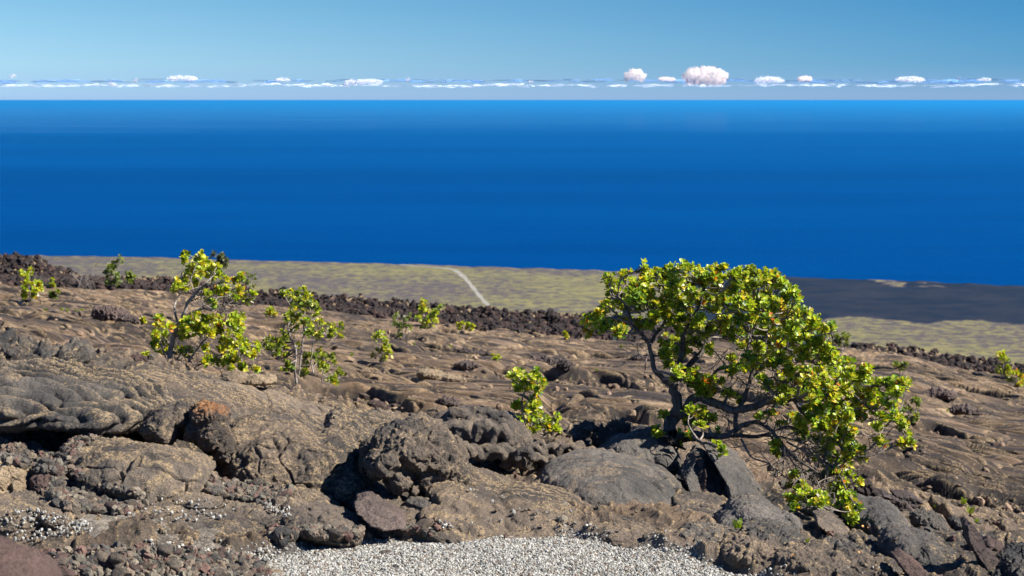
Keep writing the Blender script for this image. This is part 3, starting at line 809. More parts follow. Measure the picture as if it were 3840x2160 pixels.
rock('lava_toe', 'short wrinkled lava toe under the peaked boulder', [
    (1600, 1895, 60, 22, 0, 0.09, 10), (1650, 1905, 30, 20, 0, 0.09, -10), (1560, 1885, 40, 20, 0.05, 0.1, 10)], 9.95, 'black', 0.05, 0.04, 0, 15, 'lava toe')
# long smooth tongue to the right of the peaked boulder
rock('lava_sheet', 'broad dark lava tongue sloping from the peaked boulder down to the gravel', [
    (1830, 1850, 260, 42, 0, 0.5, 18), (1760, 1905, 210, 40, -0.25, 0.4, 10), (2050, 1910, 230, 60, -0.1, 0.45, 16), (1950, 1960, 220, 45, -0.3, 0.35, 8), (2250, 1980, 220, 42, -0.15, 0.35, 14)],
    10.3, 'boulder', 0.03, 0.022, 0.012, 16, 'lava sheet', voxel=0.009)
for i, (L_, Y_, mt_, lb_) in enumerate([
    ([(1010, 1880, 170, 30, 0, .3, 8), (1150, 1885, 120, 26, 0, .25, 12)], 10.0, 'crust', 'low lava shelf along the foot of the huge grey boulder'),
    ([(1320, 1800, 90, 50, .1, .3, 20), (1370, 1850, 100, 36, 0, .25, 12)], 10.5, 'boulder', 'shaded lava slope in the gap between the huge boulder and the peaked boulder'),
    ([(760, 1835, 130, 26, 0, .28, 8), (640, 1850, 150, 22, 0, .25, 4)], 9.95, 'crust', 'low lava shelf below the right end of the smooth dome'),
    ([(1700, 1960, 170, 24, 0, .3, 6), (1600, 1990, 110, 20, -.05, .22, 4)], 9.85, 'boulder', 'low speckled lava rim touching the gravel right of the rusty lobe'),
    ([(2400, 2000, 170, 24, 0, .3, 10), (2560, 2030, 130, 20, -.05, .25, 12)], 9.8, 'boulder', 'low speckled lava rim touching the right part of the gravel')]):
    rock('lava_shelf', lb_, L_, Y_, mt_, .035, .03, .012, 130 + i, 'lava shelf', sink=True, snap=False)
# folded ropes behind
def rope_pile(label, strands, Y, mat, seed):
    L = []
    for st in strands:
        n = len(st['p'])
        for i in range(n - 1):
            (x0, y0), (x1, y1) = st['p'][i], st['p'][i + 1]
            m = max(2, int(math.hypot(x1 - x0, y1 - y0) / (st['r'] * 0.55)))
            for s in range(m):
                u = s / m
                L.append((x0 + (x1 - x0) * u, y0 + (y1 - y0) * u, st['r'] * 1.05, st['r'] * 0.95, st.get('d', 0), st['r'] * Y / FPX * 1.1, 0))
    return rock('lava_ropes', label, L, Y, mat, 0.03, 0.0, 0, seed, 'lava ropes', voxel=0.007, sm=1)
def arcs(x0, x1, y0, rise, n, r, slope=0, d=0, seed=0):
    q = random.Random(seed); out = []
    for i in range(n):
        cx = x0 + (x1 - x0) * (i + .5) / n + q.uniform(-8, 8); cy = y0 + slope * (cx - x0) + q.uniform(-10, 10)
        w = q.uniform(26, 46); h = rise * q.uniform(0.7, 1.2)
        out.append({'p': [(cx - w, cy + h * .8), (cx - w * .5, cy), (cx + w * .3, cy - h * .15), (cx + w * .9, cy + h * .45), (cx + w * 1.1, cy + h)], 'r': r * q.uniform(.8, 1.2), 'd': d + q.uniform(-.05, .05)})
    return out
rope_pile('pile of thick coiled lava ropes right behind the peaked boulder', arcs(1680, 1900, 1590, 60, 6, 22, 0.15, 0, 1) + arcs(1640, 1900, 1560, 40, 5, 26, -.02, .35, 2) + arcs(1720, 1980, 1670, 44, 7, 15, 0.12, -.15, 3), 11.3, 'crust', 31)
rock('lava_mound', 'hump of grey lava above the coiled ropes, left of the small sapling', [
    (1800, 1575, 120, 40, 0, .3, 10), (1900, 1610, 90, 48, -.05, .25, 30), (1720, 1560, 60, 24, .1, .2, 0), (1760, 1540, 34, 16, .1, .15, 0)], 11.7, 'crust', .05, .03, 0, 32, 'mound', jag=.05)
rope_pile('band of thin wrinkled lava ropes beneath the small sapling', arcs(1920, 2190, 1668, 50, 12, 12, 0.04, 0, 5) + arcs(1900, 2150, 1710, 40, 9, 12, 0.08, -.2, 6) + arcs(2150, 2300, 1700, 40, 4, 14, -.05, -.1, 9), 11.6, 'crust', 33)
rock('lava_mound', 'twisted folded lava hump left of the peaked boulder top', [
    (1340, 1600, 120, 42, 0, .3, 22), (1420, 1630, 80, 32, -.05, .2, 25), (1270, 1580, 50, 44, -.05, .2, -10), (1430, 1575, 90, 22, .15, .25, 15)], 11.3, 'crust', .06, .03, .03, 34, 'mound')
# big dome under the tree and rocks at its foot
rock('lava_dome', 'broad smooth lava dome in front of the tree with fine wrinkles on its side', [
    (2300, 1790, 260, 80, 0, .55, 8), (2420, 1830, 150, 70, -.1, .4, 12), (2180, 1780, 150, 55, 0, .45, 5), (2380, 1870, 160, 46, -.25, .3, 6)], 11.0, 'slabgrey', .022, .014, .004, 35, 'lava dome', voxel=.010)
rock('lava_mound', 'knobbly lava hump at the foot of the tree, catching light on top', [
    (2380, 1680, 110, 46, 0, .3, 10), (2480, 1700, 70, 42, -.05, .25, 14), (2310, 1690, 60, 40, .05, .25, 0), (2440, 1640, 80, 28, .1, .25, 12)], 11.8, 'slabgrey', .04, .02, 0, 36, 'mound')
rock('lava_crag', 'black jagged crag with reddish fins, left of the tree foot', [
    (2190, 1640, 34, 46, 0, .12, -20), (2250, 1640, 60, 26, .05, .15, 5), (2350, 1622, 70, 28, .1, .15, 5), (2330, 1594, 34, 16, .1, .1, 0), (2205, 1610, 20, 22, 0, .08, -15)], 12.1, 'black', .07, .02, 0, 37, 'crag', jag=.22)
slab('lava_slab', 'tilted dark slab with a red broken edge and a bright face, under the tree', [
    (2572, 1800), (2618, 1712), (2640, 1706), (2700, 1760), (2732, 1830), (2722, 1880), (2660, 1862), (2590, 1850)], 11.05, 0.35, 'slabgrey', .025, 41, lean=(0.0012, 0.0025), jag=.02)
edge_ = slab('broken_edge', 'reddish broken edge face of the slab', [(2566, 1802), (2612, 1716), (2640, 1722), (2650, 1790), (2646, 1850), (2600, 1862), (2580, 1840)], 10.98, 0.2, 'red', .03, 40, lean=(-0.0020, 0.0020), jag=.03)
sl_ = [o for o in COL.objects if o.get('label', '').startswith('tilted dark slab with a red')][0]
del edge_['category']; edge_.location = edge_.location - sl_.location; edge_.parent = sl_
slab('lava_slab', 'dark slab carrying the tree shadow, right of the red-edged slab', [
    (2655, 1700), (2720, 1700), (2790, 1740), (2850, 1830), (2860, 1900), (2790, 1905), (2745, 1880), (2735, 1830)], 11.2, 0.4, 'slabgrey', .025, 42, lean=(0.0014, 0.0030), jag=.02)
slab('lava_slab', 'flat brown cracked block below the two tilted slabs', [
    (2540, 1900), (2580, 1885), (2700, 1885), (2735, 1920), (2700, 1975), (2620, 1985), (2545, 1960)], 10.35, 0.3, 'crust', .03, 43, lean=(0, .004), jag=.03)
rock('lava_mound', 'smooth grey lava shoulder sloping right from the shadowed slab', [
    (2830, 1930, 110, 60, 0, .4, 25), (2900, 1960, 100, 50, -.1, .35, 28), (2780, 1960, 90, 45, -.1, .3, 10)], 10.9, 'slabgrey', .03, .012, 0, 44, 'mound')
rock('lava_rock', 'round ball-like grey rock right of the smooth shoulder', [(2968, 1960, 36, 36, 0, .1, 0), (2950, 1945, 30, 24, .03, .1, 0)], 10.55, 'slabgrey', .04, .01, 0, 45, 'rock')
slab('lava_slab', 'brown sunlit slab tilted among the fallen leaves, right of the round rock', [
    (3062, 1938), (3100, 1930), (3170, 1965), (3192, 2015), (3170, 2030), (3120, 2010), (3070, 1975)], 10.5, .15, 'crust', .03, 46, lean=(.001, .003))
rock('lava_mound', 'wide rounded grey mound beyond the low branch tips', [
    (3290, 1935, 100, 58, 0, .35, 12), (3230, 1905, 70, 40, .1, .3, 15), (3350, 1960, 50, 40, 0, .25, 20), (3050, 1880, 90, 36, .4, .3, 5)], 11.2, 'slabgrey', .03, .015, 0, 47, 'mound')
slab('lava_slab', 'dark block behind the lowest branch tips', [(3165, 1820), (3270, 1806), (3285, 1850), (3270, 1872), (3190, 1880), (3160, 1850)], 12.4, .25, 'red', .03, 48, jag=.04)
for i, (poly, lb) in enumerate([
    ([(3288, 1862), (3320, 1858), (3400, 1890), (3440, 1925), (3400, 1935), (3330, 1905), (3290, 1880)], 'dark raised plate edge with a sunlit top, nearer of two'),
    ([(3360, 1862), (3420, 1862), (3465, 1890), (3450, 1915), (3400, 1895)], 'dark raised plate edge behind another one, farther of two')]):
    slab('lava_plate', lb, poly, 12.2 + .4 * i, .2, 'clinker', .04, 50 + i, 'lava plate', jag=.05)
rock('lava_boulder', 'black block of stacked lava lumps on top of the right-hand dome', [
    (3480, 1960, 62, 34, 0, .18, 8), (3440, 1945, 24, 28, 0, .12, 0), (3520, 1990, 50, 20, -.05, .15, 25), (3590, 1970, 22, 30, 0, .1, -20), (3560, 2020, 50, 16, -.1, .12, 20), (3500, 2015, 60, 20, -.08, .12, 10)],
    10.7, 'black', .07, .02, 0, 52, jag=.14)
rock('lava_dome', 'dark rounded dome at the lower right, resting under the stacked lumps', [
    (3440, 2050, 120, 50, 0, .3, 10), (3370, 2020, 70, 38, 0, .25, -15), (3520, 2080, 80, 42, -.05, .25, 20)], 10.3, 'black', .04, .02, 0, 53, 'lava dome')
slab('lava_slab', 'upright dark red spine of lava near the right edge', [
    (3628, 1975), (3642, 1962), (3680, 2010), (3700, 2060), (3760, 2120), (3800, 2175), (3720, 2160), (3670, 2090), (3640, 2040)], 10.1, .16, 'red', .04, 54, lean=(.0006, .0005), jag=.05)
rock('lava_rock', 'small brown oblong stone behind the red spine', [(3730, 2045, 40, 20, 0, .08, 28), (3700, 2030, 22, 20, 0, .08, 0)], 10.9, 'red', .06, .02, 0, 55, 'rock')
slab('lava_slab', 'pinkish wedge slab standing in the bottom right foreground', [
    (3362, 2098), (3392, 2082), (3440, 2110), (3480, 2150), (3490, 2185), (3440, 2200), (3400, 2150), (3375, 2120)], 9.6, .14, 'red', .03, 56, lean=(0, .001))
rock('lava_rock', 'rough black lumps in the bottom right corner', [(3800, 2120, 60, 40, 0, .2, 20), (3740, 2150, 50, 26, 0, .15, 0), (3850, 2080, 60, 30, .3, .2, 10)], 10.0, 'black', .07, .03, 0, 57, 'rock', jag=.12)
for i, (a, b, w, h, y, lb, mt) in enumerate([
    (2670, 2010, 120, 26, 9.75, 'low crumbly lump of dark lava at the upper right rim of the gravel', 'black'),
    (2850, 2050, 150, 34, 9.65, 'long rough lava hummock right of the gravel, left of the fallen leaf', 'boulder'),
    (3050, 2090, 140, 36, 9.5, 'low brown lava hummock in the bottom right foreground', 'boulder'),
    (3230, 2120, 110, 38, 9.4, 'brown speckled hummock just left of the pinkish wedge slab', 'boulder'),
    (2900, 1995, 110, 24, 10.1, 'flat black lava lump between the round rock and the gravel', 'black'),
    (3180, 2060, 120, 26, 10.0, 'dark smooth swell below the sunlit tilted slab', 'black')]):
    rock('lava_hummock', lb, [(a, b, w, h, 0, .25, 8), (a - w * .5, b - 4, w * .5, h * .8, 0, .2, 0), (a + w * .55, b + 10, w * .5, h * .7, -.05, .2, 12)], y, mt, .04, .03, 0, 60 + i, 'hummock', jag=.07)
# bottom left
rock('lava_rock', 'out-of-focus red-brown rock filling the very bottom left corner', [(20, 2200, 200, 120, 0, .22, 35), (-120, 2120, 180, 90, 0, .22, 20)], 4.2, 'red', .03, .01, 0, 70, 'rock', voxel=.004)
rock('lava_rock', 'swirled light-edged lava knob at the left edge below the rubble', [(35, 1790, 60, 60, 0, .2, 10), (100, 1800, 40, 60, 0, .18, -15), (-40, 1770, 60, 60, .1, .2, 0), (60, 1850, 80, 40, 0, .2, 0)], 9.85, 'tanlobe', .05, .04, 0, 71, 'rock')
rock('lava_rock', 'dark red spongy rock right of the swirled knob', [(180, 1790, 58, 46, 0, .15, 8), (225, 1815, 30, 28, 0, .1, 0)], 9.85, 'red', .05, .02, 0, 72, 'rock', jag=.05)
rock('lava_sheet', 'smooth low lava swell with swirls, under the swirled knob', [(80, 1900, 160, 50, 0, .3, 8), (250, 1900, 110, 34, 0, .25, 14)], 9.55, 'crust', .03, .015, 0.004, 73, 'lava sheet')
rock('lava_sheet', 'pale grey cracked lava sheet lying between rubble and gravel at lower left', [
    (430, 1955, 190, 30, 0, .28, 4), (620, 1985, 220, 38, 0, .30, 8), (780, 2030, 190, 34, -.08, .26, 10), (320, 1950, 120, 22, 0, .2, 0)], 9.45, 'pale', .022, .018, 0.004, 74, 'lava sheet', voxel=.009)
for i, (a, b, w) in enumerate([(538, 1998, 28), (575, 2010, 24), (610, 2018, 22), (645, 2022, 20), (682, 2028, 26), (720, 2050, 24)]):
    rock('lava_toe', ['first', 'second', 'third', 'fourth', 'fifth', 'sixth'][i] + ' from the left of the small bulging toes on the pale sheet', [(a, b, w * .8, w, 0, .06, 10)], 9.32, 'pale' if i not in (1,) else 'ochre', .05, .03, 0, 80 + i, 'lava toe', 'bulging toes at the front of the pale sheet', voxel=.004)
rock('lava_sheet', 'speckled brown lava swell above the pale sheet, left of the gravel', [(700, 1900, 210, 36, 0, .35, 8), (880, 1940, 160, 36, -.05, .3, 12), (560, 1880, 120, 24, .15, .25, 0), (1010, 1985, 130, 36, -.1, .25, 16)], 9.8, 'crust', .025, .015, .004, 75, 'lava sheet', voxel=.009)
rock('lava_rock', 'ochre-stained rounded rock near the bottom left corner', [(200, 2110, 36, 30, 0, .08, 0), (150, 2090, 60, 24, .1, .12, 10), (290, 2120, 50, 26, 0, .1, 0)], 8.9, 'ochre', .05, .02, 0, 76, 'rock')
rock('lava_sheet', 'low brown swell under the pale stones at the far lower left', [(60, 2070, 140, 34, 0, .25, 12), (240, 2020, 140, 22, .2, .25, 6), (430, 2060, 150, 26, 0, .25, 8)], 9.15, 'crust', .03, .015, .004, 77, 'lava sheet')
# swells along the crest
rock('lava_mound', 'long grey lava swell leading down right from the windswept tree', [
    (760, 1455, 240, 34, 0, .5, 10), (950, 1510, 220, 36, 0, .5, 13), (560, 1420, 160, 30, .2, .4, 8), (1150, 1560, 170, 26, 0, .4, 8)], 12.6, 'crust', .025, .018, .016, 91, 'mound', voxel=.011)
rock('lava_lobe', 'bright tan lava lobe lying across the slope below the windswept tree', [
    (880, 1420, 62, 24, 0, .18, 3), (950, 1425, 50, 18, 0, .15, -3), (1000, 1425, 40, 16, .05, .15, 0)], 13.0, 'tanlobe', .06, .02, 0, 92, 'lava lobe')
rock('lava_mound', 'broad dark slope of lava above the orange-topped rock', [
    (620, 1480, 230, 60, 0, .6, 12), (820, 1530, 190, 60, 0, .5, 14), (1010, 1580, 180, 46, 0, .4, 14)], 11.9, 'boulder', .03, .022, .018, 93, 'mound', voxel=.011)
# middle distance: broken plates and blocks
for i, (a, b, w, h, y, mt, lb) in enumerate([
    (415, 1178, 70, 26, 30, 'clinker', 'black broken pile on the brown field, below the left small shrubs'),
    (480, 1200, 40, 18, 29, 'clinker', 'small dark heap joined to the right of the black broken pile'),
    (2060, 1355, 70, 18, 34, 'clinker', 'dark collapsed block right of centre on the brown field'),
    (2120, 1372, 34, 22, 33, 'clinker', 'dark upright stub beside the collapsed block'),
    (1760, 1375, 50, 16, 31, 'clinker', 'dark broken plate left of the collapsed block'),
    (1620, 1405, 60, 20, 28, 'ground_t', 'tan lobe in the middle of the brown field'),
    (1700, 1420, 46, 18, 27, 'ground_t', 'tan lobe next to and right of another tan lobe'),
    (2420, 1345, 60, 14, 36, 'clinker', 'low dark plate left of the tree trunk, far off'),
    (1780, 1320, 60, 9, 38, 'clinker', 'thin dark plate far off above the sapling'),
    (3520, 1480, 60, 20, 33, 'clinker', 'dark hollow block on the right-hand brown slope'),
    (3620, 1540, 60, 18, 30, 'clinker', 'dark plate on the right-hand slope, lower of two'),
    (3040, 1350, 60, 16, 42, 'clinker', 'dark clump just right of the tree crown on the slope'),
    (2330, 1620, 30, 12, 17, 'clinker', 'little dark rock peeping over the crest left of the tree'),
    (1680, 1510, 44, 20, 17, 'clinker', 'small dark stone behind the coiled ropes'),
    (1410, 1520, 34, 20, 16, 'red', 'brown stone peeping over the crest left of the peaked boulder'),
    (520, 1345, 34, 16, 15, 'red', 'dark brown stone at the foot of the windswept tree')]):
    rock('field_rock', lb, [(a, b, w, h, 0, w * y / FPX * .7, 5), (a + w * .6, b + h * .3, w * .5, h * .6, 0, w * y / FPX * .5, 10), (a - w * .5, b + h * .2, w * .5, h * .5, 0, w * y / FPX * .4, 0)],
         y, 'tanlobe' if mt == 'ground_t' else mt, .06, .02, 0, 100 + i, 'rock', jag=(.0 if mt == 'ground_t' else .12))

# ------------------------------------------------------------------ stones
def stone_meshes(n, mats, sub=3, seed=0):
    q = np.random.default_rng(seed); out = []
    V0, F0 = IC[sub]
    for i in range(n):
        k = q.integers(7, 12); N = q.normal(size=(k, 3)); N /= np.linalg.norm(N, axis=1)[:, None]; D = q.uniform(.62, .95, k)
        dots = V0 @ N.T
        r = np.min(np.where(dots > .05, D / np.maximum(dots, .05), 9), axis=1); r = np.minimum(r, 1.15)
        P = V0 * r[:, None] * q.uniform(.7, 1.15, 3)
        P = P * (1 + .09 * fbm3(V0 * 3 + i * 5.1, 3))[:, None]
        me = mesh_np('lava_stone', P, F0, True); me.materials.append(mats[i % len(mats)]); out.append(me)
    return out
_dg = bpy.context.evaluated_depsgraph_get(); _dg.update()
def surf(px, py):
    d = Vector(ray(px, py)).normalized()
    ok, loc, nrm, idx, ob, mt = S.ray_cast(_dg, (0, 0, 0), d, distance=90.0)
    return (loc, nrm) if ok else None
def patch_points(poly, n, ylo, yhi, q):
    """points on the visible rock surface whose picture position falls in the polygon"""
    x0, x1 = min(p[0] for p in poly), max(p[0] for p in poly); y0, y1 = min(p[1] for p in poly), max(p[1] for p in poly)
    out = []; m = len(poly)
    for _ in range(n * 6):
        if len(out) >= n: break
        a, b = q.uniform(x0, x1), q.uniform(y0, y1); ins = False
        for i in range(m):
            (ax, ay), (bx, by) = poly[i], poly[(i + 1) % m]
            if (ay > b) != (by > b) and a < (bx - ax) * (b - ay) / (by - ay + 1e-9) + ax: ins = not ins
        if not ins: continue
        h = surf(a, b)
        if h and h[1].z > 0.25 and h[0].y > 8.0: out.append(tuple(h[0]))
    return out
SM = stone_meshes(12, [M['black'], M['boulder'], M['red'], M['crust'], M['boulder'], M['black']], 3, 5)
PATCHES = [
 ([(0, 1605), (250, 1605), (420, 1615), (300, 1680), (270, 1760), (330, 1810), (150, 1770), (0, 1730)], 110, .030, .058, 'dark lava stone in the rubble right under the ropy ledge', 'stones under the ropy ledge', 10.0, 11.2),
 ([(200, 1800), (330, 1830), (520, 1850), (570, 1885), (480, 1930), (260, 1920), (170, 1860)], 80, .030, .060, 'brown lava stone in the rubble below the low smooth dome', 'stones below the low dome', 9.3, 10.4),
 ([(780, 1800), (1000, 1830), (1090, 1850), (1080, 1900), (900, 1880), (780, 1850)], 26, .026, .055, 'small stone in the hollow under the huge grey boulder', 'stones under the huge boulder', 9.5, 10.4),
 ([(170, 2070), (600, 2060), (900, 2090), (1000, 2130), (1020, 2170), (100, 2170)], 80, .028, .066, 'dark lava stone in the rubble along the bottom left edge', 'stones along the bottom left', 8.6, 9.4),
 ([(1020, 1990), (1340, 1990), (1650, 1985), (1620, 2010), (1300, 2025), (1000, 2030)], 24, .028, .06, 'brown stone on the rim where gravel meets the lava lobes', 'stones on the gravel rim', 9.4, 9.95),
]
q = np.random.default_rng(3)
extra = []
for poly, n, s0, s1, lb, grp, ya, yb in PATCHES:
    for (x, y, z) in patch_points(poly, n, ya, yb, q):
        me = SM[q.integers(len(SM))]
        o = bpy.data.objects.new('lava_stone', me); COL.objects.link(o)
        s = q.uniform(s0, s1) * (1.0 if q.random() > .15 else 1.3) * .62
        o.location = (x, y, z + s * .45); o.scale = (s * q.uniform(.9, 1.3), s, s * q.uniform(.6, .95)); o.rotation_euler = tuple(q.uniform(-.5, .5, 2)) + (q.uniform(0, 6.28),)
        sz_ = 'large' if s > (s0 + s1) * .38 else ('small' if s < (s0 + s1) * .26 else 'middling')
        cl_ = {'lava_boulder': 'brown', 'lava_red_cinder': 'dull red', 'lava_crust_grey': 'grey-brown', 'lava_crust_black': 'blackish'}[me.materials[0].name]
        lb2 = lb.replace('small ', '').replace('dark ', '').replace('brown ', '')
        tag(o, sz_ + ' ' + cl_ + ' ' + lb2, 'stone', grp)
def scatter(name, label, pts, s0, s1, cols, mat, lift=.3, sub=1, seed=0, kind='stuff', cat='gravel', power=1.6):
    q = np.random.default_rng(seed); V0, F0 = IC[sub]; N = len(pts); P = np.array(pts)
    k = len(V0)
    s = (s0 + (s1 - s0) * q.random(N) ** power)[:, None, None]
    jit = V0[None] * (1 + q.uniform(-.32, .32, (N, k, 1))) * q.uniform(.65, 1.25, (N, 1, 3))
    a, b, c = q.uniform(0, 6.28, (3, N))
    def rot(A, i, j, t):
        x = A[:, :, i] * np.cos(t)[:, None] - A[:, :, j] * np.sin(t)[:, None]; y = A[:, :, i] * np.sin(t)[:, None] + A[:, :, j] * np.cos(t)[:, None]
        A[:, :, i] = x; A[:, :, j] = y
    rot(jit, 0, 1, a); rot(jit, 1, 2, b * .3); rot(jit, 0, 1, c)
    P = P.copy(); P[:, 2] += (s[:, 0, 0] * lift)
    V = (jit * s * .5 + P[:, None, :]).reshape(-1, 3)
    F = (F0[None] + (np.arange(N) * k)[:, None, None]).reshape(-1, 3)
    me = mesh_np(name, V, F, False)
    cols = np.array(cols); ci = q.integers(0, len(cols), N); C = cols[ci] * q.uniform(.68, 1.12, (N, 1))
    set_attr(me, 'tint', np.repeat(C, k, 0))
    return tag(link(name, me, mat), label, cat, kind=kind)
t = NT('pebble'); g = t.n('NewGeometry').outputs['Position']; at_ = t.n('Attribute', attribute_name='tint').outputs['Color']
M['pebble'] = t.done(t.bsdf(t.mix(1.0, at_, t.ramp(t.noise(160, 3, .7, g), [(.3, (.75, .75, .75)), (.7, (1.15, 1.15, 1.15))]), 'MULTIPLY'), .85, .2, t.bump(t.noise(200, 3, .7, g), .003)).outputs[0])
# pale gravel sheet
q = np.random.default_rng(9)
X = q.uniform(-3.0, 2.0, 170000); Y = q.uniform(8.5, 10.0, 170000)
px = X / Y * cp * FPX + 1920
gm = gravel_mask(X, Y)
t_ = X / Y * cp * FPX + 1920
far_ = np.interp(t_, [300, 700, 900, 1200, 1500, 1900, 2300, 2600, 2750, 2900, 3000], [8.75, 8.95, 9.25, 9.55, 9.80, 9.82, 9.62, 9.36, 9.12, 8.92, 8.75]) - Y
keep = (q.random(len(X)) < gm * (.45 + .45 * sstep(0, .25, far_ + .15 * fbm2(X * 3, Y * 3, 2)))) | (q.random(len(X)) < .10 * sstep(-.30, 0, far_) * (fbm2(X * 2.5 + 9, Y * 2.5, 2) > 0))
X, Y = X[keep], Y[keep]; Z = ground_z(X, Y)
pal = [(.40, .39, .355), (.46, .45, .41), (.33, .325, .30), (.42, .40, .35), (.27, .265, .245), (.50, .49, .455), (.17, .16, .145), (.20, .15, .11)]
scatter('gravel', 'pale grey crushed gravel spread over the turnout in front', np.stack([X, Y, Z], 1), .007, .017, pal, M['pebble'], .25, 1, 1, power=2.0)
# white stones strewn over the lava at lower left
pp = []
for poly, n, a, b in [([(0, 1930), (120, 1920), (340, 1960), (350, 2010), (180, 2030), (60, 2060), (0, 2050)], 220, 8.9, 9.7), ([(540, 2030), (700, 2050), (900, 2090), (1000, 2060), (1060, 2110), (700, 2110), (560, 2060)], 260, 8.7, 9.5),
                   ([(980, 1880), (1080, 1900), (1100, 1960), (1020, 1950)], 60, 9.3, 9.9), ([(640, 1870), (900, 1900), (820, 1960), (600, 1960), (380, 1920)], 90, 9.2, 9.9), ([(1580, 1960), (1680, 1960), (1700, 1990), (1600, 1995)], 40, 9.5, 10), ([(1700, 1800), (2400, 1950), (2300, 2010), (1700, 1980)], 50, 9.4, 10.6)]:
    pp += patch_points(poly, n, a, b, q)
P = np.array(pp); P[:, 2] += .006
scatter('pale_gravel', 'white gravel bits strewn over the dark lava left of the turnout', P, .008, .020, pal, M['pebble'], .5, 1, 2)
# smaller dark rubble among the stones
pp = []
for poly, n, s0, s1, lb, grp, ya, yb in PATCHES: pp += patch_points(poly, n * 14, ya, yb, q)
dk = [(.13, .115, .092), (.09, .082, .072), (.17, .13, .098), (.15, .092, .075), (.20, .17, .13)]
scatter('rubble', 'small dark lava rubble filling the gaps between the larger stones', np.array(pp), .018, .05, dk, M['pebble'], .3, 2, 3, cat='rubble')
X = q.uniform(-.26, .26, 26000); Y = q.uniform(9.2, 13.5, 26000); X = X * Y
zc_ = ground_z(X, Y); bz = base_z(X, Y); pm = fbm2(X * .9 + 13, Y * .9, 3)
keep = (gravel_mask(X, Y) < .02) & (q.random(len(X)) < .03 + .5 * sstep(.01, .07, bz - zc_ - .02) * sstep(-.1, .3, pm))
scatter('crevice_rubble', 'crumbs of broken lava crust lying in the hollows of the near lava', np.stack([X, Y, zc_], 1)[keep], .012, .055, dk, M['pebble'], .3, 2, 6, cat='rubble', power=2.6)
# a few odd stones on the gravel
for i, (a, b, w, h, mt, lb) in enumerate([(1442, 2077, 24, 10, 'crust', 'flat greenish brown stone lying on the gravel'), (1484, 2133, 18, 9, 'black', 'black stone on the gravel near the bottom edge'),
    (1300, 2052, 12, 9, 'red', 'small reddish brown stone on the left part of the gravel'), (1747, 2090, 9, 5, 'ochre', 'tiny orange-red stone in the middle of the gravel'), (1820, 2075, 14, 6, 'black', 'thin dark chip on the gravel right of the tiny orange stone'),
    (1895, 2020, 12, 12, 'red', 'dark reddish stone at the far rim of the gravel'), (1875, 2135, 10, 6, 'black', 'little dark stone low on the gravel, right of centre'), (2440, 2060, 12, 6, 'black', 'small dark chip on the right part of the gravel'),
    (1030, 2150, 26, 12, 'tanlobe', 'pinkish tan stone at the bottom edge left of the gravel'), (950, 2105, 30, 14, 'black', 'dark squarish stone on the left rim of the gravel')]):
    h_ = surf(a, b)
    Yg = np.linspace(8.4, 10.2, 400); Xg = (a - 1920) / FPX / cp * Yg; Zg = ground_z(Xg, Yg); dz = Yg * cp - Zg * sp
    vy = 1080 - (Yg * sp + Zg * cp) / dz * FPX; j = int(np.argmin(np.abs(vy - b)))
    o = link('stone', SM[(i * 5) % len(SM)].copy(), None); o.data.materials.clear(); o.data.materials.append(M[mt])
    k = Yg[j] / FPX; o.location = (h_[0].x, h_[0].y, h_[0].z + h * k * .5) if h_ else (Xg[j], Yg[j], Zg[j] + h * k * .6); o.scale = (w * k, w * k, h * k * 1.2); o.rotation_euler = (0, 0, i * 1.3)
    tag(o, lb, 'stone', 'odd stones on the gravel')
# clinker blocks on the far flow
X = q.uniform(-.30, .30, 30000); Y = q.normal(60, 3.2, 30000); X = X * Y; w, zc = ridge(X, Y)
keep = q.random(len(X)) < w * np.interp(X / Y, [-.3, .08, .14, .3], [1, 1, .55, .5]); X, Y = X[keep], Y[keep]; Z = ground_z(X, Y)
scatter('clinker_rubble', 'dark red-brown clinker blocks of the jagged flow beyond the brown field', np.stack([X, Y, Z], 1), .07, .27, [(.036, .025, .023), (.024, .018, .018), (.058, .036, .031), (.034, .028, .027)], M['pebble'], .15, 2, 4, cat='rubble', power=2.2)
# rubble in the middle field
X = q.uniform(-.28, .28, 60000); Y = np.exp(q.uniform(math.log(15), math.log(56), 60000)); X = X * Y
u_ = X * 0.50 - Y * 0.12 + 0.5 * p2(X * 0.22, Y * 0.22 + 4); v_ = Y + 0.55 * X + 0.9 * p2(X * 0.25 + 8, Y * 0.25) + 0.25 * p2(X * 0.9, Y * 0.9)
cl = fbm2(u_ * .55 + 70, v_ * .30 + 11, 3); keep = q.random(len(X)) < .01 + .5 * sstep(.22, .45, cl); X, Y = X[keep], Y[keep]; Z = ground_z(X, Y)
scatter('field_rubble', 'broken brown crust scattered over the lava field', np.stack([X, Y, Z], 1), .02, .11, [(.26, .18, .125), (.15, .105, .08), (.34, .24, .16), (.10, .075, .06)], M['pebble'], .15, 1, 5, cat='rubble', power=2.5)

_dg = bpy.context.evaluated_depsgraph_get(); _dg.update()
HITS = {}
for _p in [(2768, 1985), (3027, 2035), (3613, 1893), (3637, 1928), (3662, 1960), (3508, 1905), (3238, 1976), (3257, 1981), (3241, 1992), (3346, 2030), (3534, 2044), (2975, 2083), (3300, 2012), (3222, 2070), (3577, 2116), (3090, 1985), (3105, 2000), (2690, 1980), (955, 1802), (1018, 1826), (1210, 2030), (1218, 2000), (252, 1890), (290, 1910), (2550, 1795), (2590, 1812)]:
    _h = surf(*_p)
    if _h: HITS[_p] = _h
